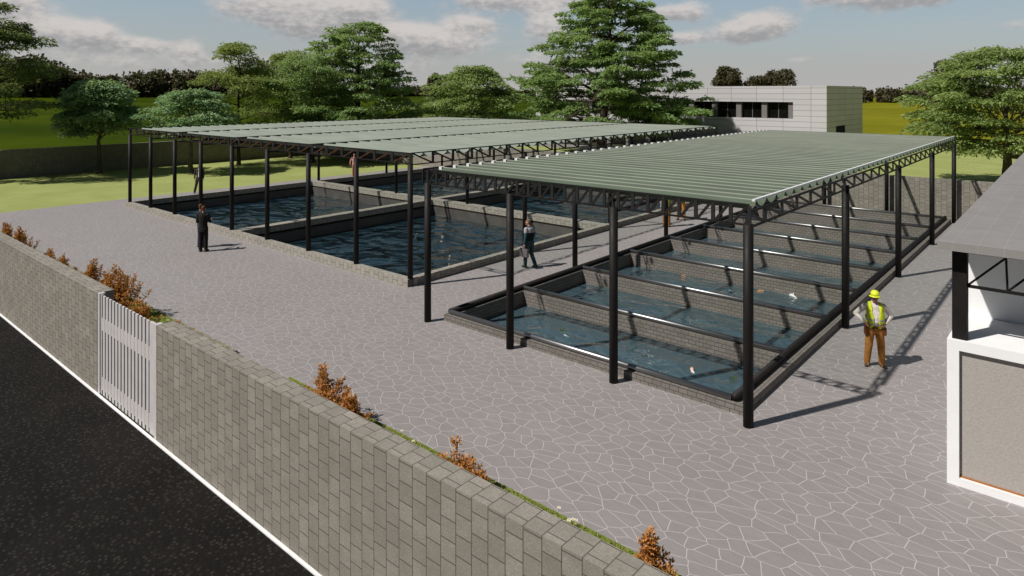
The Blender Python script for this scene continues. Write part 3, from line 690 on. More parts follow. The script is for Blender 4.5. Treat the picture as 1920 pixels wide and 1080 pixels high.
# ------------------------------------------------------------------ white building behind
t = thing('office_building', 'long white clad two-storey building with a dark window band behind the canopies', 'building', (-38, 77, 0))
BY = 70.0; bx0, bx1, by1 = -56.0, -19.58, 83.7; ztop = 7.0
b = MB(); b.box(bx0, bx1, BY, by1, 5.36, ztop); b.box(-22.77, bx1, BY, by1, 0, 5.36); b.box(bx0, -22.77, BY + .02, by1, 3.62, 3.66)
b.box(bx0, -22.77, BY, BY + .5, 2.75, 3.62); b.box(-38.2, -22.77, BY, BY + .5, 0, 2.75); b.box(bx0, -53.2, BY, by1, 0, 2.75)
b.build('wall', M['cladding'], t)
b = MB(); b.box(bx0 + .1, -22.8, BY + 1.2, by1 - .1, 0, 5.355); b.build('recess_wall', M['recess'], t)
k = 0; xr = -22.77
while xr - 2.72 * k > -53:
    x1_ = xr - 2.72 * k
    b = MB(); b.box(x1_ - .55, x1_, BY + .25, BY + .6, 3.665, 5.355); b.build('pillar', M['mullion'], t)
    f = MB(); f.box(x1_ - 2.72, x1_ - .55, BY + .62, BY + .66, 3.665, 5.355); wn = f.build('window', M['dark_window'], t)
    m_ = MB(); m_.box(x1_ - 1.66, x1_ - 1.61, BY + .58, BY + .62, 3.665, 5.355); m_.build('mullion', M['mullion'], wn)
    if x1_ < -38.3:
        b = MB(); b.box(x1_ - .55, x1_, BY + .25, BY + .6, 0, 2.745); b.build('pillar', M['mullion'], t)
        f = MB(); f.box(x1_ - 2.72, x1_ - .55, BY + .62, BY + .66, 0, 2.745); f.build('window', M['dark_window'], t)
    k += 1
b = MB(); b.box(bx1 + .003, bx1 + .03, 73.2, 76.4, .2, 2.9); b.build('side_window', M['recess'], t)
b = MB(); b.box(-36.5, -19.6, 67.0, 69.99, 0, 1.45); b.build('loading_platform', M['concrete'], t)
t = thing('farmhouse', 'tiny pink far-off house below the dark woods at the left', 'house', (-352, 140, 4.4))
b = MB(); b.box(-4, 4, -3, 3, 0, 3.2); local('wall', b, plain('pink_wall', (.5, .3, .26)), t)
b = MB(); b.add([(-4.3, -3.3, 3.2), (4.3, -3.3, 3.2), (4.3, 3.3, 3.2), (-4.3, 3.3, 3.2), (-4.3, 0, 5.4), (4.3, 0, 5.4)], [(0, 1, 5, 4), (2, 3, 4, 5), (0, 4, 3), (1, 2, 5), (0, 3, 2, 1)]); local('roof', b, plain('pale_roof', (.4, .3, .27)), t)

# ------------------------------------------------------------------ white building at the right edge
t = thing('white_house', 'white building with grey sloping roof and black posts cut by the right edge', 'building', (3, 20, 0))
hx0, hx1, hy0, hy1 = -1.76, 9.0, 12.83, 34.0; fz = 2.33
b = MB()
b.box(hx0, hx0 + .16, hy0, hy0 + .3, 0, fz - .13); b.box(hx0, hx1, hy0, hy0 + .3, 0, .13); b.box(hx0, hx1, hy0, hy0 + .3, fz - .16, fz)
b.v = []; b.f = []; b.mi = []
b.box(hx0, hx0 + .165, hy0, hy0 + .3, .13, fz - .16); b.box(hx0, hx1, hy0, hy0 + .3, 0, .13); b.box(hx0, hx1, hy0, hy0 + .3, fz - .16, fz)
b.box(hx0, hx1, hy0 + .3, hy1, 0, fz - .003)
b.build('wall', M['plaster'], t)
b = MB(); b.box(hx0 + .165, hx1 - .1, hy0 + .07, hy0 + .29, .133, fz - .163); pn = b.build('panel', M['grey_panel'], t)
b = MB(); b.box(hx0 + .166, hx1 - .2, hy0 + .045, hy0 + .069, .132, .152); b.build('orange_sill', plain('orange_sill', (.35, .13, .03)), pn)
b = MB(); b.box(hx0 + .02, hx1, 14.45, 14.65, fz, 3.8); b.build('back_wall', M['plaster'], t)
b = MB(); b.box(-1.70, -1.50, 12.9, 13.1, fz + .001, 3.77); b.build('post', M['black_steel'], t)
b = MB(); b.box(4.2, 4.4, 12.9, 13.1, fz + .001, 3.77); b.build('post', M['black_steel'], t)
b = MB(); b.bar((-1.5, 13.0, 3.19), (4.2, 13.0, 3.19), .045, .045); b.bar((-1.7, 13.0, 3.745), (4.4, 13.0, 3.745), .05, .05)
for k in range(6):
    x0 = -1.5 + k * 1.0
    b.bar((x0, 12.998, 3.2), (x0 + .5, 12.998, 3.72), .03, .03); b.bar((x0 + .5, 13.003, 3.72), (x0 + .52, 13.003, 3.2), .03, .03)
    b.bar((x0 + .52, 12.996, 3.2), (x0 + 1.0, 12.996, 3.72), .03, .03)
b.build('truss', M['black_steel'], t)
b = MB()
zA, zB = 3.80, 4.02
b.add([(-1.86, 12.6, zA), (10, 12.6, zA), (10, 36, zB), (-1.86, 36, zB), (-1.86, 12.6, zA + .13), (10, 12.6, zA + .13), (10, 36, zB + .13), (-1.86, 36, zB + .13)],
      [(0, 3, 2, 1), (4, 5, 6, 7), (0, 1, 5, 4), (1, 2, 6, 5), (2, 3, 7, 6), (3, 0, 4, 7)])
b.build('roof', M['seam_roof'], t)

# ------------------------------------------------------------------ orange shrubs and daisies
def shrub(label, x, y, h, w_, seed):
    rng = np.random.default_rng(seed); t = thing('orange_shrub', label, 'shrub', (x, y, .07), 0, 'orange shrubs along the planting beds')
    b = MB(); P = []; Dv = []; ns = max(6, int(20 * w_))
    for k in range(ns):
        a = rng.uniform(0, 6.283); rr = rng.uniform(0, 1) * w_ * .5; hh = h * (1 - .65 * (rr / (w_ * .5)) ** 1.3) * rng.uniform(.7, 1.0)
        if k == 0: rr = 0; hh = h
        x0, y0 = math.cos(a) * rr * .4, math.sin(a) * rr * .4; x1, y1 = math.cos(a) * rr, math.sin(a) * rr
        pts = [np.array([x0 + (x1 - x0) * s_, y0 + (y1 - y0) * s_, hh * s_]) + rng.normal(0, .012, 3) for s_ in np.linspace(0, 1, 5)]
        b.tube(pts, [.009, .008, .006, .005, .003], 4, False)
        nt = int(22 * hh / .5) + 6
        for q in range(nt):
            s_ = rng.uniform(.12, 1); p = pts[0] * (1 - s_) + pts[-1] * s_; aa = rng.uniform(0, 6.283); tl = .13 * (1.15 - s_) + .03
            dr = np.array([math.cos(aa), math.sin(aa), .9]); m = 7
            sp = rng.uniform(.1, 1, m)[:, None]; P.append(p + dr * tl * sp + rng.normal(0, .008, (m, 3))); Dv.append(dr + rng.normal(0, .6, (m, 3)))
    P = np.concatenate(P); Dv = np.concatenate(Dv); n = len(P)
    local('stems', b, M['bark'], t, True)
    local('leaves', leaf_mesh('leaves', P, Dv, rng.normal(0, 1, (n, 3)) + [0, -.4, .6], rng.uniform(.035, .065, n), rng.uniform(.018, .03, n), M['leaf_orange']), None, t)
SH = [(-33.0, 7.2, 1.15, 1.5, 'orange shrub behind the wall at the left edge of the photo'),
      (-30.9, 7.2, 1.25, 1.3, 'second orange shrub from the left edge, behind the wall'),
      (-27.2, 7.2, 1.0, 1.0, 'small thin orange shrub third from the left edge'),
      (-25.7, 7.2, 1.0, .9, 'small orange shrub close right of the thin third one'),
      (-22.9, 7.2, 1.3, 1.5, 'wide orange shrub left of the gate where the wall nears its end'),
      (-20.35, 6.9, 1.75, 1.8, 'largest bushy orange shrub seen over the white gate'),
      (-17.95, 6.6, 1.25, 1.2, 'orange shrub behind the right end of the white gate'),
      (-16.9, 7.1, .8, 1.0, 'low orange shrub over the start of the nearer wall, among daisies'),
      (-11.0, 7.3, 1.25, 1.3, 'broad orange shrub over the nearest wall at lower centre left'),
      (-10.25, 7.4, .75, .8, 'low orange shrub touching the right side of the broad one'),
      (-7.4, 7.3, 1.1, .75, 'upright orange shrub over the wall at lower centre'),
      (-6.98, 7.35, .62, .5, 'tiny orange shrub just right of the upright one at lower centre'),
      (-4.12, 7.4, .95, .6, 'upright orange shrub at the bottom edge'),
      (-3.82, 7.35, .6, .4, 'tiny orange shrub rightmost at the bottom edge')]
for i, (x, y, h_, w_, lb) in enumerate(SH): shrub(lb, x, y, h_ * (.88 if x < -22 else .86), w_ * (1.0 if x < -22 else 1.2), 100 + i)
def daisies(label, x, y, n, seed, hh=.32):
    rng = random.Random(seed); t = thing('daisy_clump', label, 'flowers', (x, y, .07), 0, 'clumps of white daisies')
    b = MB(); heads = []
    for k in range(n):
        px_, py_ = rng.uniform(-.35, .35), rng.uniform(-.2, .25); h = hh * rng.uniform(.6, 1.25); q = (px_ + rng.uniform(-.05, .05), py_ + rng.uniform(-.05, .05), h)
        b.tube([(px_, py_, 0), q], .0035, 4, False); heads.append(q)
    local('stems', b, M['leaf_blade'], t)
    for q in heads:
        f = MB(); r = .034
        for j in range(11):
            a = 2 * math.pi * j / 11; ca, sa = math.cos(a), math.sin(a); a2 = .2
            f.quad((q[0] + .008 * ca, q[1] + .008 * sa, q[2]), (q[0] + r * .7 * math.cos(a - a2), q[1] + r * .7 * math.sin(a - a2), q[2] + .004), (q[0] + r * ca, q[1] + r * sa, q[2] + rng.uniform(-.004, .008)), (q[0] + r * .7 * math.cos(a + a2), q[1] + r * .7 * math.sin(a + a2), q[2] + .004))
        f.cur = 1; f.ell((q[0], q[1], q[2] + .005), (.010, .010, .006), 8, 4)
        local('flower_head', f, [M['petal'], M['yolk']], t)
daisies('clump of white daisies above the nearest wall at lower centre left', -9.2, 7.45, 9, 5)
daisies('clump of white daisies above the nearest wall near the bottom edge', -5.55, 7.5, 11, 6)
daisies('white daisies at the foot of the largest orange shrub behind the gate', -21.1, 7.5, 9, 7)
daisies('white daisies behind the right end of the white gate', -17.7, 7.1, 14, 8, .4)

# ------------------------------------------------------------------ fish
def fish_mat(name, a, b_, s):
    m, N = mat(name); nz = N.n('ShaderNodeTexNoise', {'Vector': N.n('ShaderNodeTexCoord').outputs['Object'], 'Scale': s, 'Detail': 2.0}).outputs[0]
    fin(N, pbr(N, N.mix(N.ramp(nz, .48, .54), a, b_), .3, .5)); return m
FM = {'koi': fish_mat('white_orange_scales', (.6, .58, .55), (.6, .22, .05), 9), 'carp': fish_mat('green_brown_scales', (.05, .08, .02), (.10, .12, .04), 5),
      'white': fish_mat('white_scales', (.6, .6, .6), (.5, .52, .54), 4), 'orange': fish_mat('orange_scales', (.6, .25, .08), (.75, .6, .5), 8)}
def fish(label, x, y, z, L, rz, kind):
    t = thing('fish', label, 'fish', (x, y, z), R(rz), 'fish swimming in the tanks'); m = FM[kind]
    b = MB(); st = [(0, .004), (.06, .05), (.2, .085), (.42, .1), (.62, .08), (.8, .045), (.9, .025)]
    rr = [(0, 0)] ; B = len(b.v); n = 10
    for s_, r in st:
        for k in range(n):
            a = 2 * math.pi * k / n; b.v.append(((s_ - .5) * -L, math.cos(a) * r * L * 1.05 + math.sin(s_ * 5) * .03 * L, math.sin(a) * r * L * 1.15))
    for i in range(len(st) - 1):
        for k in range(n): b.f.append((i * n + k, i * n + (k + 1) % n, (i + 1) * n + (k + 1) % n, (i + 1) * n + k)); b.mi.append(0)
    b.f.append(tuple(range(n))[::-1]); b.mi.append(0)
    local('body', b, m, t, True)
    yo = math.sin(4.5) * .03 * L
    b = MB(); b.add([(-.38 * L, yo, .01 * L), (-.38 * L, yo, -.01 * L), (-.56 * L, yo + .1 * L, .10 * L), (-.5 * L, yo, 0), (-.56 * L, yo - .06 * L, -.1 * L)], [(0, 2, 3), (1, 3, 4), (0, 3, 1)]); local('tail_fin', b, m, t)
    for s_ in (-1, 1):
        b = MB(); b.add([(.18 * L, s_ * .09 * L, -.02 * L), (.1 * L, s_ * .1 * L, -.02 * L), (.02 * L, s_ * .24 * L, -.03 * L), (.12 * L, s_ * .2 * L, -.03 * L)], [(0, 1, 2, 3)]); local('side_fin', b, m, t)
    b = MB(); b.add([(.12 * L, 0, .1 * L), (-.16 * L, 0, .08 * L), (-.12 * L, 0, .17 * L), (.06 * L, 0, .18 * L)], [(0, 1, 2, 3)]); local('back_fin', b, m, t)
zf = -.30
for f in [('small orange and white fish by the left shadow edge of the nearest tank cell', -12.05, 14.8, zf, .28, 100, 'koi'),
          ('green fish left of the middle in the nearest tank cell', -11.0, 14.95, zf - .04, .75, 20, 'carp'),
          ('white flecked fish beside the left green fish in the nearest cell', -10.75, 14.7, zf + .02, .3, 10, 'white'),
          ('green fish just behind the third front post', -8.4, 14.85, zf - .04, .65, 35, 'carp'),
          ('white koi with orange patches in the nearest tank cell', -7.1, 14.8, zf + .02, .55, 120, 'koi'),
          ('dark green fish near the corner post in the nearest cell', -6.2, 15.0, zf - .03, .7, 25, 'carp'),
          ('orange spotted fish in the third cell left of the corner post', -11.1, 22.3, zf + .02, .4, 60, 'orange'),
          ('second tiny white fish in the third cell, left end', -12.2, 21.6, zf + .02, .3, 90, 'white'),
          ('orange spotted fish in the third cell behind the corner post', -8.3, 22.2, zf + .02, .42, 40, 'orange'),
          ('large white fish at the right of the third cell', -7.3, 22.4, zf + .03, .75, 130, 'white'),
          ('white fish near the left post in the front pond basin', -25.0, 21.9, -.63, .3, 60, 'white'),
          ('orange and white fish in the middle of the front pond basin', -23.6, 22.3, -.64, .4, 20, 'koi'),
          ('small white fish in the right part of the front pond basin', -20.6, 19.9, -.625, .25, 40, 'white'),
          ('white fish in the far right pond basin seen under the nearer canopy', -19.0, 31.0, -.61, .4, 40, 'white')]: fish(*f)

# ------------------------------------------------------------------ people
def cloth(name, col, rough=.85, var=.18): return plain(name, col, rough, .15, 0, var, 14, .012)
PM = {'skin': plain('skin', (.36, .19, .125), .55, .3, 0, .06, 20, .002), 'skin_dark': plain('tanned_skin', (.24, .115, .06), .55, .3, 0, .06, 20, .002), 'hair_grey': plain('grey_hair', (.12, .09, .07), .8), 'hair_brown': plain('brown_hair', (.09, .04, .018), .7),
      'shoe': plain('dark_shoes', (.02, .016, .014), .5), 'brown_shoe': plain('brown_boots', (.09, .05, .028), .6), 'eye': plain('dark_eyes', (.01, .008, .008), .2)}
def solid(mb, voxel, mats, name, smooth=4, zsplit=None):
    """fuse overlapping forms into one continuous surface"""
    o = bpy.data.objects.new('tmp', mb.mesh('tmp', mats)); C.objects.link(o)
    m = o.modifiers.new('r', 'REMESH'); m.mode = 'VOXEL'; m.voxel_size = voxel
    s = o.modifiers.new('s', 'SMOOTH'); s.iterations = smooth; s.factor = .5
    dg = bpy.context.evaluated_depsgraph_get(); me = bpy.data.meshes.new_from_object(o.evaluated_get(dg)); me.name = name
    me.polygons.foreach_set('use_smooth', [True] * len(me.polygons))
    bpy.data.objects.remove(o); return me
def hand(b, wr, d, nrm_, side, curl=.4):
    wr = Vector(wr); d = Vector(d).normalized(); nrm_ = Vector(nrm_); nrm_ = (nrm_ - d * nrm_.dot(d)).normalized(); s = d.cross(nrm_) * side
    for o_ in (-.026, 0, .026): b.cap(wr + s * o_ * .6, wr + d * .085 + s * o_, .017, .0155, 8)
    for k, (o_, ln) in enumerate(((-.032, .062), (-.011, .078), (.011, .083), (.032, .072))):
        p = wr + d * .088 + s * o_; a1 = curl * .6; a2 = curl * 1.5
        p1 = p + (d * math.cos(a1) + nrm_ * math.sin(a1)) * ln * .5; p2 = p1 + (d * math.cos(a2) + nrm_ * math.sin(a2)) * ln * .5
        b.cap(p, p1, .0098, .009, 7); b.cap(p1, p2, .009, .0075, 7)
    p = wr + d * .025 + s * .03; p1 = p + (d * .7 + s * .75 + nrm_ * .2) * .042; p2 = p1 + (d * .95 + s * .2 + nrm_ * .35) * .034
    b.cap(p, p1, .0125, .0105, 7); b.cap(p1, p2, .0105, .008, 7)
def person(label, x, y, rz, H=1.78, pose=None, top='jacket', topc=(.02, .02, .02), legc=(.02, .02, .022), shoe='shoe', skin='skin', hair='hair_brown', vest=None, vox=.0095, belly=0.0, yaw=0.0, shirt=None, z=0.0, coat=0.0):
    J = dict(hl=(-.09, 0, .93), kl=(-.10, .015, .5), al=(-.11, -.01, .09), hr=(.09, 0, .93), kr=(.10, .015, .5), ar=(.11, -.01, .09),
             sl=(-.185, -.01, 1.43), el=(-.24, -.04, 1.15), wl=(-.25, .04, .91), sr=(.185, -.01, 1.43), er=(.24, -.04, 1.15), wr=(.25, .04, .91), head=(0, .015, 1.665), tl=-8, tr=8,
             hdl=(0, .1, -1), hdr=(0, .1, -1), hnl=(1, 0, 0), hnr=(-1, 0, 0), curl=.5)
    if pose: J.update(pose)
    t = thing('person', label, 'person', (x, y, z), R(rz)); t.scale = (H / 1.78,) * 3
    hc = Vector(J['head']); ry = Matrix.Rotation(R(yaw), 3, 'Z')
    hp = lambda p: hc + ry @ Vector(p)
    sk = MB()
    sk.ell(hc + Vector((0, 0, .012)), (.076, .094, .105)); sk.ell(hp((0, .022, -.055)), (.056, .066, .06)); sk.cap(hp((0, -.02, -.06)), (0, -.01, 1.44), .054, .062)
    sk.cap(hp((0, .093, .012)), hp((0, .112, -.022)), .009, .014, 7); sk.ell(hp((0, .082, -.088)), (.026, .02, .018), 8, 5)
    sk.cap(hp((-.035, .084, .034)), hp((.035, .084, .034)), .011, .011, 7); sk.ell(hp((0, .088, -.055)), (.026, .012, .009), 8, 5)
    for s_ in (-1, 1):
        sk.ell(hp((s_ * .078, -.005, -.01)), (.010, .02, .032), 8, 5); sk.ell(hp((s_ * .045, .07, -.02)), (.022, .02, .02), 8, 5)
    T = lambda lst, g=0.0: [(0, cy, z_, rx + g, ry_ + g) for z_, rx, ry_, cy in lst]
    tor = [(.86, .13, .095, 0), (.95, .145, .1, 0), (1.08, .13 + belly * .5, .095 + belly * .6, belly * .4), (1.2, .145 + belly * .4, .105 + belly * .5, belly * .3), (1.33, .17, .11, 0), (1.42, .165, .095, -.008), (1.47, .11, .07, -.01), (1.5, .06, .055, -.01)]
    sk.rings(T(tor, -.008))
    for a, k_, f in (('hl', 'kl', 'al'), ('hr', 'kr', 'ar')):
        sk.cap(J[a], J[k_], .078, .052); sk.cap(J[k_], J[f], .052, .036); A = Vector(J[f]); sk.cap(A, A + Vector((0, .09, -.045)), .035, .03)
    for s_, e_, w_, hd, hn, sd_ in (('sl', 'el', 'wl', 'hdl', 'hnl', -1), ('sr', 'er', 'wr', 'hdr', 'hnr', 1)):
        sk.cap(J[s_], J[e_], .048, .04); sk.cap(J[e_], J[w_], .039, .026); hand(sk, J[w_], J[hd], J[hn], sd_, J['curl'])
    local('body', solid(sk, vox, [PM[skin]], 'body', 3), None, t)
    ey = MB(); 
    for s_ in (-1, 1): ey.ell(hp((s_ * .031, .086, .012)), (.012, .008, .007), 8, 5)
    local('eyes', ey, PM['eye'], t, True)
    if hair:
        hb = MB(); hb.ell(hp((0, -.018, .045)), (.082, .098, .085)); hb.ell(hp((0, -.05, -.01)), (.07, .058, .07))
        local('hair', solid(hb, .012, [PM[hair]], 'hair', 2), None, t)
    # trousers
    b = MB(); b.rings(T([(.80, .14, .1, 0), (.9, .168, .118, 0), (1.0, .158 + belly * .3, .118 + belly * .3, 0)]))
    for a, k_, f in (('hl', 'kl', 'al'), ('hr', 'kr', 'ar')):
        A = Vector(J[f]); b.cap(J[a], J[k_], .098 + belly * .15, .08 + belly * .1); b.cap(J[k_], A + Vector((0, 0, -.0)), .079 + belly * .1, .07)
    local('trousers', solid(b, .013, [cloth('trouser_cloth', legc)], 'trousers', 3), None, t)
    b = MB()
    for f, tw in (('al', J['tl']), ('ar', J['tr'])):
        A = Vector(J[f]); r_ = Matrix.Rotation(R(-tw), 3, 'Z'); b.cap(A + r_ @ Vector((0, -.045, -.045)), A + r_ @ Vector((0, .13, -.052)), .047, .038, 10); b.cap(A + Vector((0, -.03, -.02)), A + Vector((0, 0, .02)), .045, .045)
    local('shoes', solid(b, .012, [PM[shoe]], 'shoes', 2), None, t)
    # top garment
    g = .022
    b = MB(); tt = [(z_, rx, ry_, cy) for z_, rx, ry_, cy in tor if z_ > .9]
    if coat: tt = [(.80 - coat, .165, .115, 0), (.88, .16, .112, 0)] + tt
    b.rings(T(tt, g))
    for s_, e_, w_ in (('sl', 'el', 'wl'), ('sr', 'er', 'wr')):
        E_, W_ = Vector(J[e_]), Vector(J[w_]); b.cap(J[s_], E_, .072, .057); b.cap(E_, E_.lerp(W_, .93), .056, .042)
    b.cap((-.06, -.02, 1.49), (.06, -.02, 1.49), .045, .045)
    ob = local(top, solid(b, .012, [cloth('top_cloth', topc)], top, 3), None, t)
    if shirt:
        b = MB(); b.rings([(0, .07 + belly * .3, 1.0, .055, .078), (0, .075 + belly * .4, 1.2, .05, .082), (0, .062, 1.34, .045, .08), (0, .03, 1.46, .05, .07), (0, .015, 1.505, .05, .06)], 12)
        local('shirt', solid(b, .011, [cloth('shirt_cloth', shirt)], 'shirt', 2), None, t)
    if vest:
        m, N_ = mat('hi_vis_vest'); x_, y_, z_ = obj_xyz(N_)
        band = N_.m('ADD', N_.m('COMPARE', z_, 1.03, .022), N_.m('COMPARE', z_, 1.14, .022))
        c = N_.mix(band, (.50, .58, .02), (.30, .31, .28)); nz_ = N_.n('ShaderNodeTexNoise', {'Vector': N_.n('ShaderNodeTexCoord').outputs['Object'], 'Scale': 12.0, 'Detail': 4.0}).outputs[0]
        fin(N_, pbr(N_, N_.mix(N_.ramp(nz_, .4, .7, 0, .3), c, (.32, .36, .01)), .7, .2, nz_, 0, .6, .02))
        b = MB(); gg = .036; R_ = [q for q in tor if .94 < q[0] < 1.46]; R_ = [(.93, .16, .112, 0)] + R_[1:]
        n = 28; rows = []
        for z_, rx, ry_, cy in R_:
            op = 15 if z_ < 1.3 else 24              # open front
            row = []
            for k in range(n + 1):
                a = R(90 + op + (360 - 2 * op) * k / n); row.append((math.cos(a) * (rx + gg), cy + math.sin(a) * (ry_ + gg), z_))
            rows.append(row)
        vs = [p for r_ in rows for p in r_]; fs = []
        for i in range(len(rows) - 1):
            for k in range(n):
                zc = rows[i][k][2]; a = (90 + 15 + 330 * (k + .5) / n) % 360
                if zc >= 1.2 and (abs(a - 0) < 28 or abs(a - 360) < 28 or abs(a - 180) < 28): continue    # arm holes
                fs.append((i * (n + 1) + k, i * (n + 1) + k + 1, (i + 1) * (n + 1) + k + 1, (i + 1) * (n + 1) + k))
        b.add(vs, fs)
        for s_ in (-1, 1):   # shoulder straps
            b.add([(s_ * .07, .12, 1.33), (s_ * .155, .11, 1.33), (s_ * .16, .075, 1.44), (s_ * .075, .095, 1.44), (s_ * .15, -.01, 1.515), (s_ * .075, -.01, 1.53), (s_ * .15, -.1, 1.44), (s_ * .06, -.115, 1.45), (s_ * .15, -.135, 1.33), (s_ * .05, -.14, 1.33)],
                  [(0, 1, 2, 3), (3, 2, 4, 5), (5, 4, 6, 7), (7, 6, 8, 9)])
        me = b.mesh('vest', m, True); vo = local('vest', me, None, t); sm = vo.modifiers.new('thick', 'SOLIDIFY'); sm.thickness = .008
    return t, hp
def hat(t, hp, col):
    b = MB(); m = plain('hard_hat_plastic', col, .35, .5, 0, .03, 5)
    c = hp((0, 0, .045)); rs = [(c.x, c.y, c.z, .098, .116), (c.x, c.y, c.z + .04, .097, .113), (c.x, c.y, c.z + .08, .080, .095), (c.x, c.y, c.z + .105, .05, .06), (c.x, c.y, c.z + .115, .012, .014)]
    b.rings(rs, 24); o = local('hard_hat', b, m, t, True)
    b = MB(); n = 16; f0 = hp((0, .1, .045)) - c; fa = math.atan2(f0.y, f0.x); vs = []
    for k in range(n + 1):
        a = fa + R(-68 + 136 * k / n); ex = .055 * math.cos(a - fa) ** .7 if math.cos(a - fa) > 0 else 0
        for rr, dz in ((0, .004), (.008 + ex, -.016)): vs.append((c.x + math.cos(a) * (.099 + rr), c.y + math.sin(a) * (.112 + rr), c.z + dz))
    b.add(vs, [(2 * k, 2 * k + 1, 2 * k + 3, 2 * k + 2) for k in range(n)]); br = local('brim', b, m, o, True); s_ = br.modifiers.new('t', 'SOLIDIFY'); s_.thickness = .006
HIPS = dict(el=(-.39, -.12, 1.19), wl=(-.215, .07, 1.045), er=(.39, -.12, 1.19), wr=(.225, .07, 1.045), hdl=(.35, .75, -.45), hdr=(-.35, .75, -.45), hnl=(1, -.3, 0), hnr=(-1, -.3, 0),
            kl=(-.13, .03, .5), al=(-.155, 0, .09), kr=(.13, .02, .5), ar=(.16, -.03, .09), tl=-25, tr=22, curl=.9, head=(0, .035, 1.655))
t, hp = person('stout worker in yellow hard hat and vest, hands on hips, right of the corner post', -3.77, 17.2, 205, 1.73, HIPS, 'shirt', (.50, .46, .43), (.29, .125, .028), 'brown_shoe', 'skin_dark', None, True, .0075, .075, -22)
hat(t, hp, (.62, .68, .03))
b = MB(); b.rings([(0, .01, .93, .185, .145), (0, .01, 1.0, .182, .145)], 24); b.box(-.235, -.14, -.02, .12, .78, .95); b.box(.14, .235, -.02, .12, .76, .95)
local('tool_belt', solid(b, .012, [cloth('brown_leather', (.10, .035, .012))], 'tool_belt', 2), None, t)
b = MB(); b.ell((.06, .165, .95), (.03, .02, .03), 12, 8); local('belt_buckle', b, M['truss_plate'], t, True)
WALK = dict(kl=(-.09, .11, .51), al=(-.09, .13, .09), kr=(.09, -.02, .5), ar=(.09, -.22, .12), hl=(-.09, .02, .92), hr=(.09, -.02, .92), er=(.24, .08, 1.17), wr=(.22, .24, .97), el=(-.235, -.03, 1.15), wl=(-.24, .02, .90), curl=1.3, tl=-4, tr=4, head=(0, .06, 1.655))
t, hp = person('man in teal and grey work suit walking with a briefcase between the tanks', -15.3, 18.75, 84, 1.76, WALK, 'jacket', (.035, .075, .085), (.03, .065, .075), 'shoe', 'skin', 'hair_grey', None, .0095, 0, 30)
b = MB(); b.rings([(0, -.012, 1.3, .197, .14), (0, -.012, 1.42, .194, .124), (0, -.01, 1.485, .135, .098)], 20); b.cap((-.185, -.01, 1.43), (-.21, -.02, 1.33), .079, .07); b.cap((.185, -.01, 1.43), (.21, -.0, 1.33), .079, .07)
local('jacket_yoke', solid(b, .012, [cloth('pale_yoke_cloth', (.36, .34, .37))], 'jacket_yoke', 2), None, t)
b = MB(); b.rings([(0, -.012, 1.0, .168, .128), (0, -.012, 1.29, .19, .137)], 20)
local('back_panel', solid(b, .012, [cloth('dark_back_cloth', (.012, .02, .024))], 'back_panel', 2), None, t)
rz_ = R(84); hx_, hy_ = -.24, .03; cx_ = -15.3 + math.cos(rz_) * hx_ - math.sin(rz_) * hy_; cy_ = 18.75 + math.sin(rz_) * hx_ + math.cos(rz_) * hy_
bc = thing('briefcase', 'grey briefcase in the hand of the walking man in teal', 'briefcase', (cx_, cy_, .43), rz_)
def bevel_box(w_, d_, h_, z0, r=.02):
    bm = bmesh.new(); bmesh.ops.create_cube(bm, size=1, matrix=Matrix.Translation((0, 0, z0 + h_ / 2)) @ Matrix.Diagonal((w_, d_, h_, 1))); bmesh.ops.bevel(bm, geom=bm.edges[:], offset=r, segments=2, affect='EDGES')
    me = bpy.data.meshes.new('m'); bm.to_mesh(me); bm.free(); return me
me = bevel_box(.1, .42, .3, 0); me.materials.append(plain('grey_leather', (.12, .105, .11), .5)); local('case', me, None, bc)
b = MB(); b.tube([(0, -.07, .295), (0, -.065, .345), (0, 0, .36), (0, .065, .345), (0, .07, .295)], .009, 8); local('handle', b, M['black_steel'], bc, True)
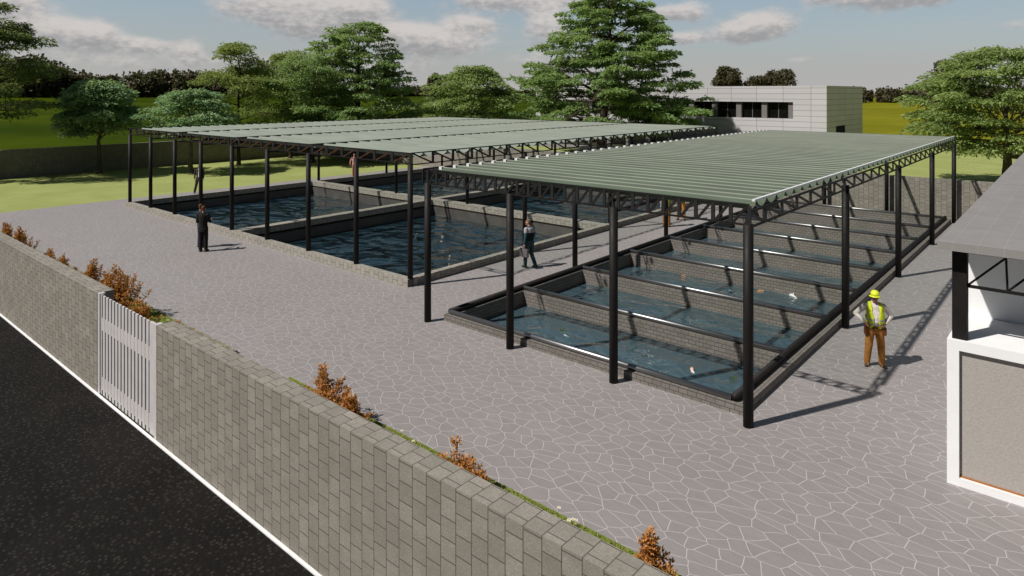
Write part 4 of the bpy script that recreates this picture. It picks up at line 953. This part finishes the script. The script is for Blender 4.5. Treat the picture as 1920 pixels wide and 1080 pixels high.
HOLD = dict(er=(.25, .04, 1.16), wr=(.14, .27, 1.16), el=(-.25, .02, 1.15), wl=(-.13, .27, 1.13), hdr=(-.3, .9, .1), hdl=(.3, .9, .1), hnr=(-.3, 0, .9), hnl=(.3, 0, .9), head=(0, .04, 1.65), tl=-6, tr=10)
person('man in black suit seen from behind, hands raised in front, near the pond rim', -26.7, 12.25, 38, 1.82, HOLD, 'jacket', (.016, .014, .014), (.014, .012, .013), 'shoe', 'skin', 'hair_brown', None, .0095, .01, 0, (.6, .6, .6), 0, .03)
person('man in dark jacket and blue jeans half hidden behind the man in black suit', -27.5, 12.52, 10, 1.76, dict(wl=(-.2, .15, .98), el=(-.26, .0, 1.14)), 'jacket', (.025, .03, .035), (.04, .055, .085), 'brown_shoe', 'skin', 'hair_brown', None, .0095)
person('man in brown blazer and white shirt standing behind the pond at the left', -42.42, 19.2, 240, 1.82, dict(kl=(-.12, .06, .5), al=(-.12, .06, .09), kr=(.16, .04, .5), ar=(.26, -.06, .09)), 'blazer', (.06, .042, .036), (.045, .03, .026), 'brown_shoe', 'skin', 'hair_brown', None, .011, .01, 0, (.75, .75, .76), 0, .05)
person('person in pale pink top with brown bag behind the pond, half hidden by a post', -41.95, 30.6, 225, 1.74, dict(el=(-.3, 0, 1.15), wl=(-.3, .05, .92), er=(.3, 0, 1.15), wr=(.3, .05, .92)), 'shirt', (.55, .28, .22), (.42, .17, .09), 'brown_shoe', 'skin', 'hair_brown', None, .011)
t, hp = person('worker in hi-vis vest and brown trousers behind a post of the walkway', -15.1, 28.7, 40, 1.78, dict(), 'shirt', (.40, .38, .37), (.22, .095, .02), 'brown_shoe', 'skin_dark', None, True, .011, .03); hat(t, hp, (.62, .68, .03))
t, hp = person('worker in hi-vis vest and ochre trousers facing the camera on the far walkway', -15.35, 30.7, 195, 1.8, dict(er=(.26, .1, 1.17), wr=(.05, .25, 1.15), kl=(-.12, .03, .5), al=(-.15, .03, .09), kr=(.13, .02, .5), ar=(.17, -.02, .09)), 'shirt', (.42, .40, .40), (.34, .16, .04), 'shoe', 'skin', None, True, .011, .03); hat(t, hp, (.62, .68, .03))
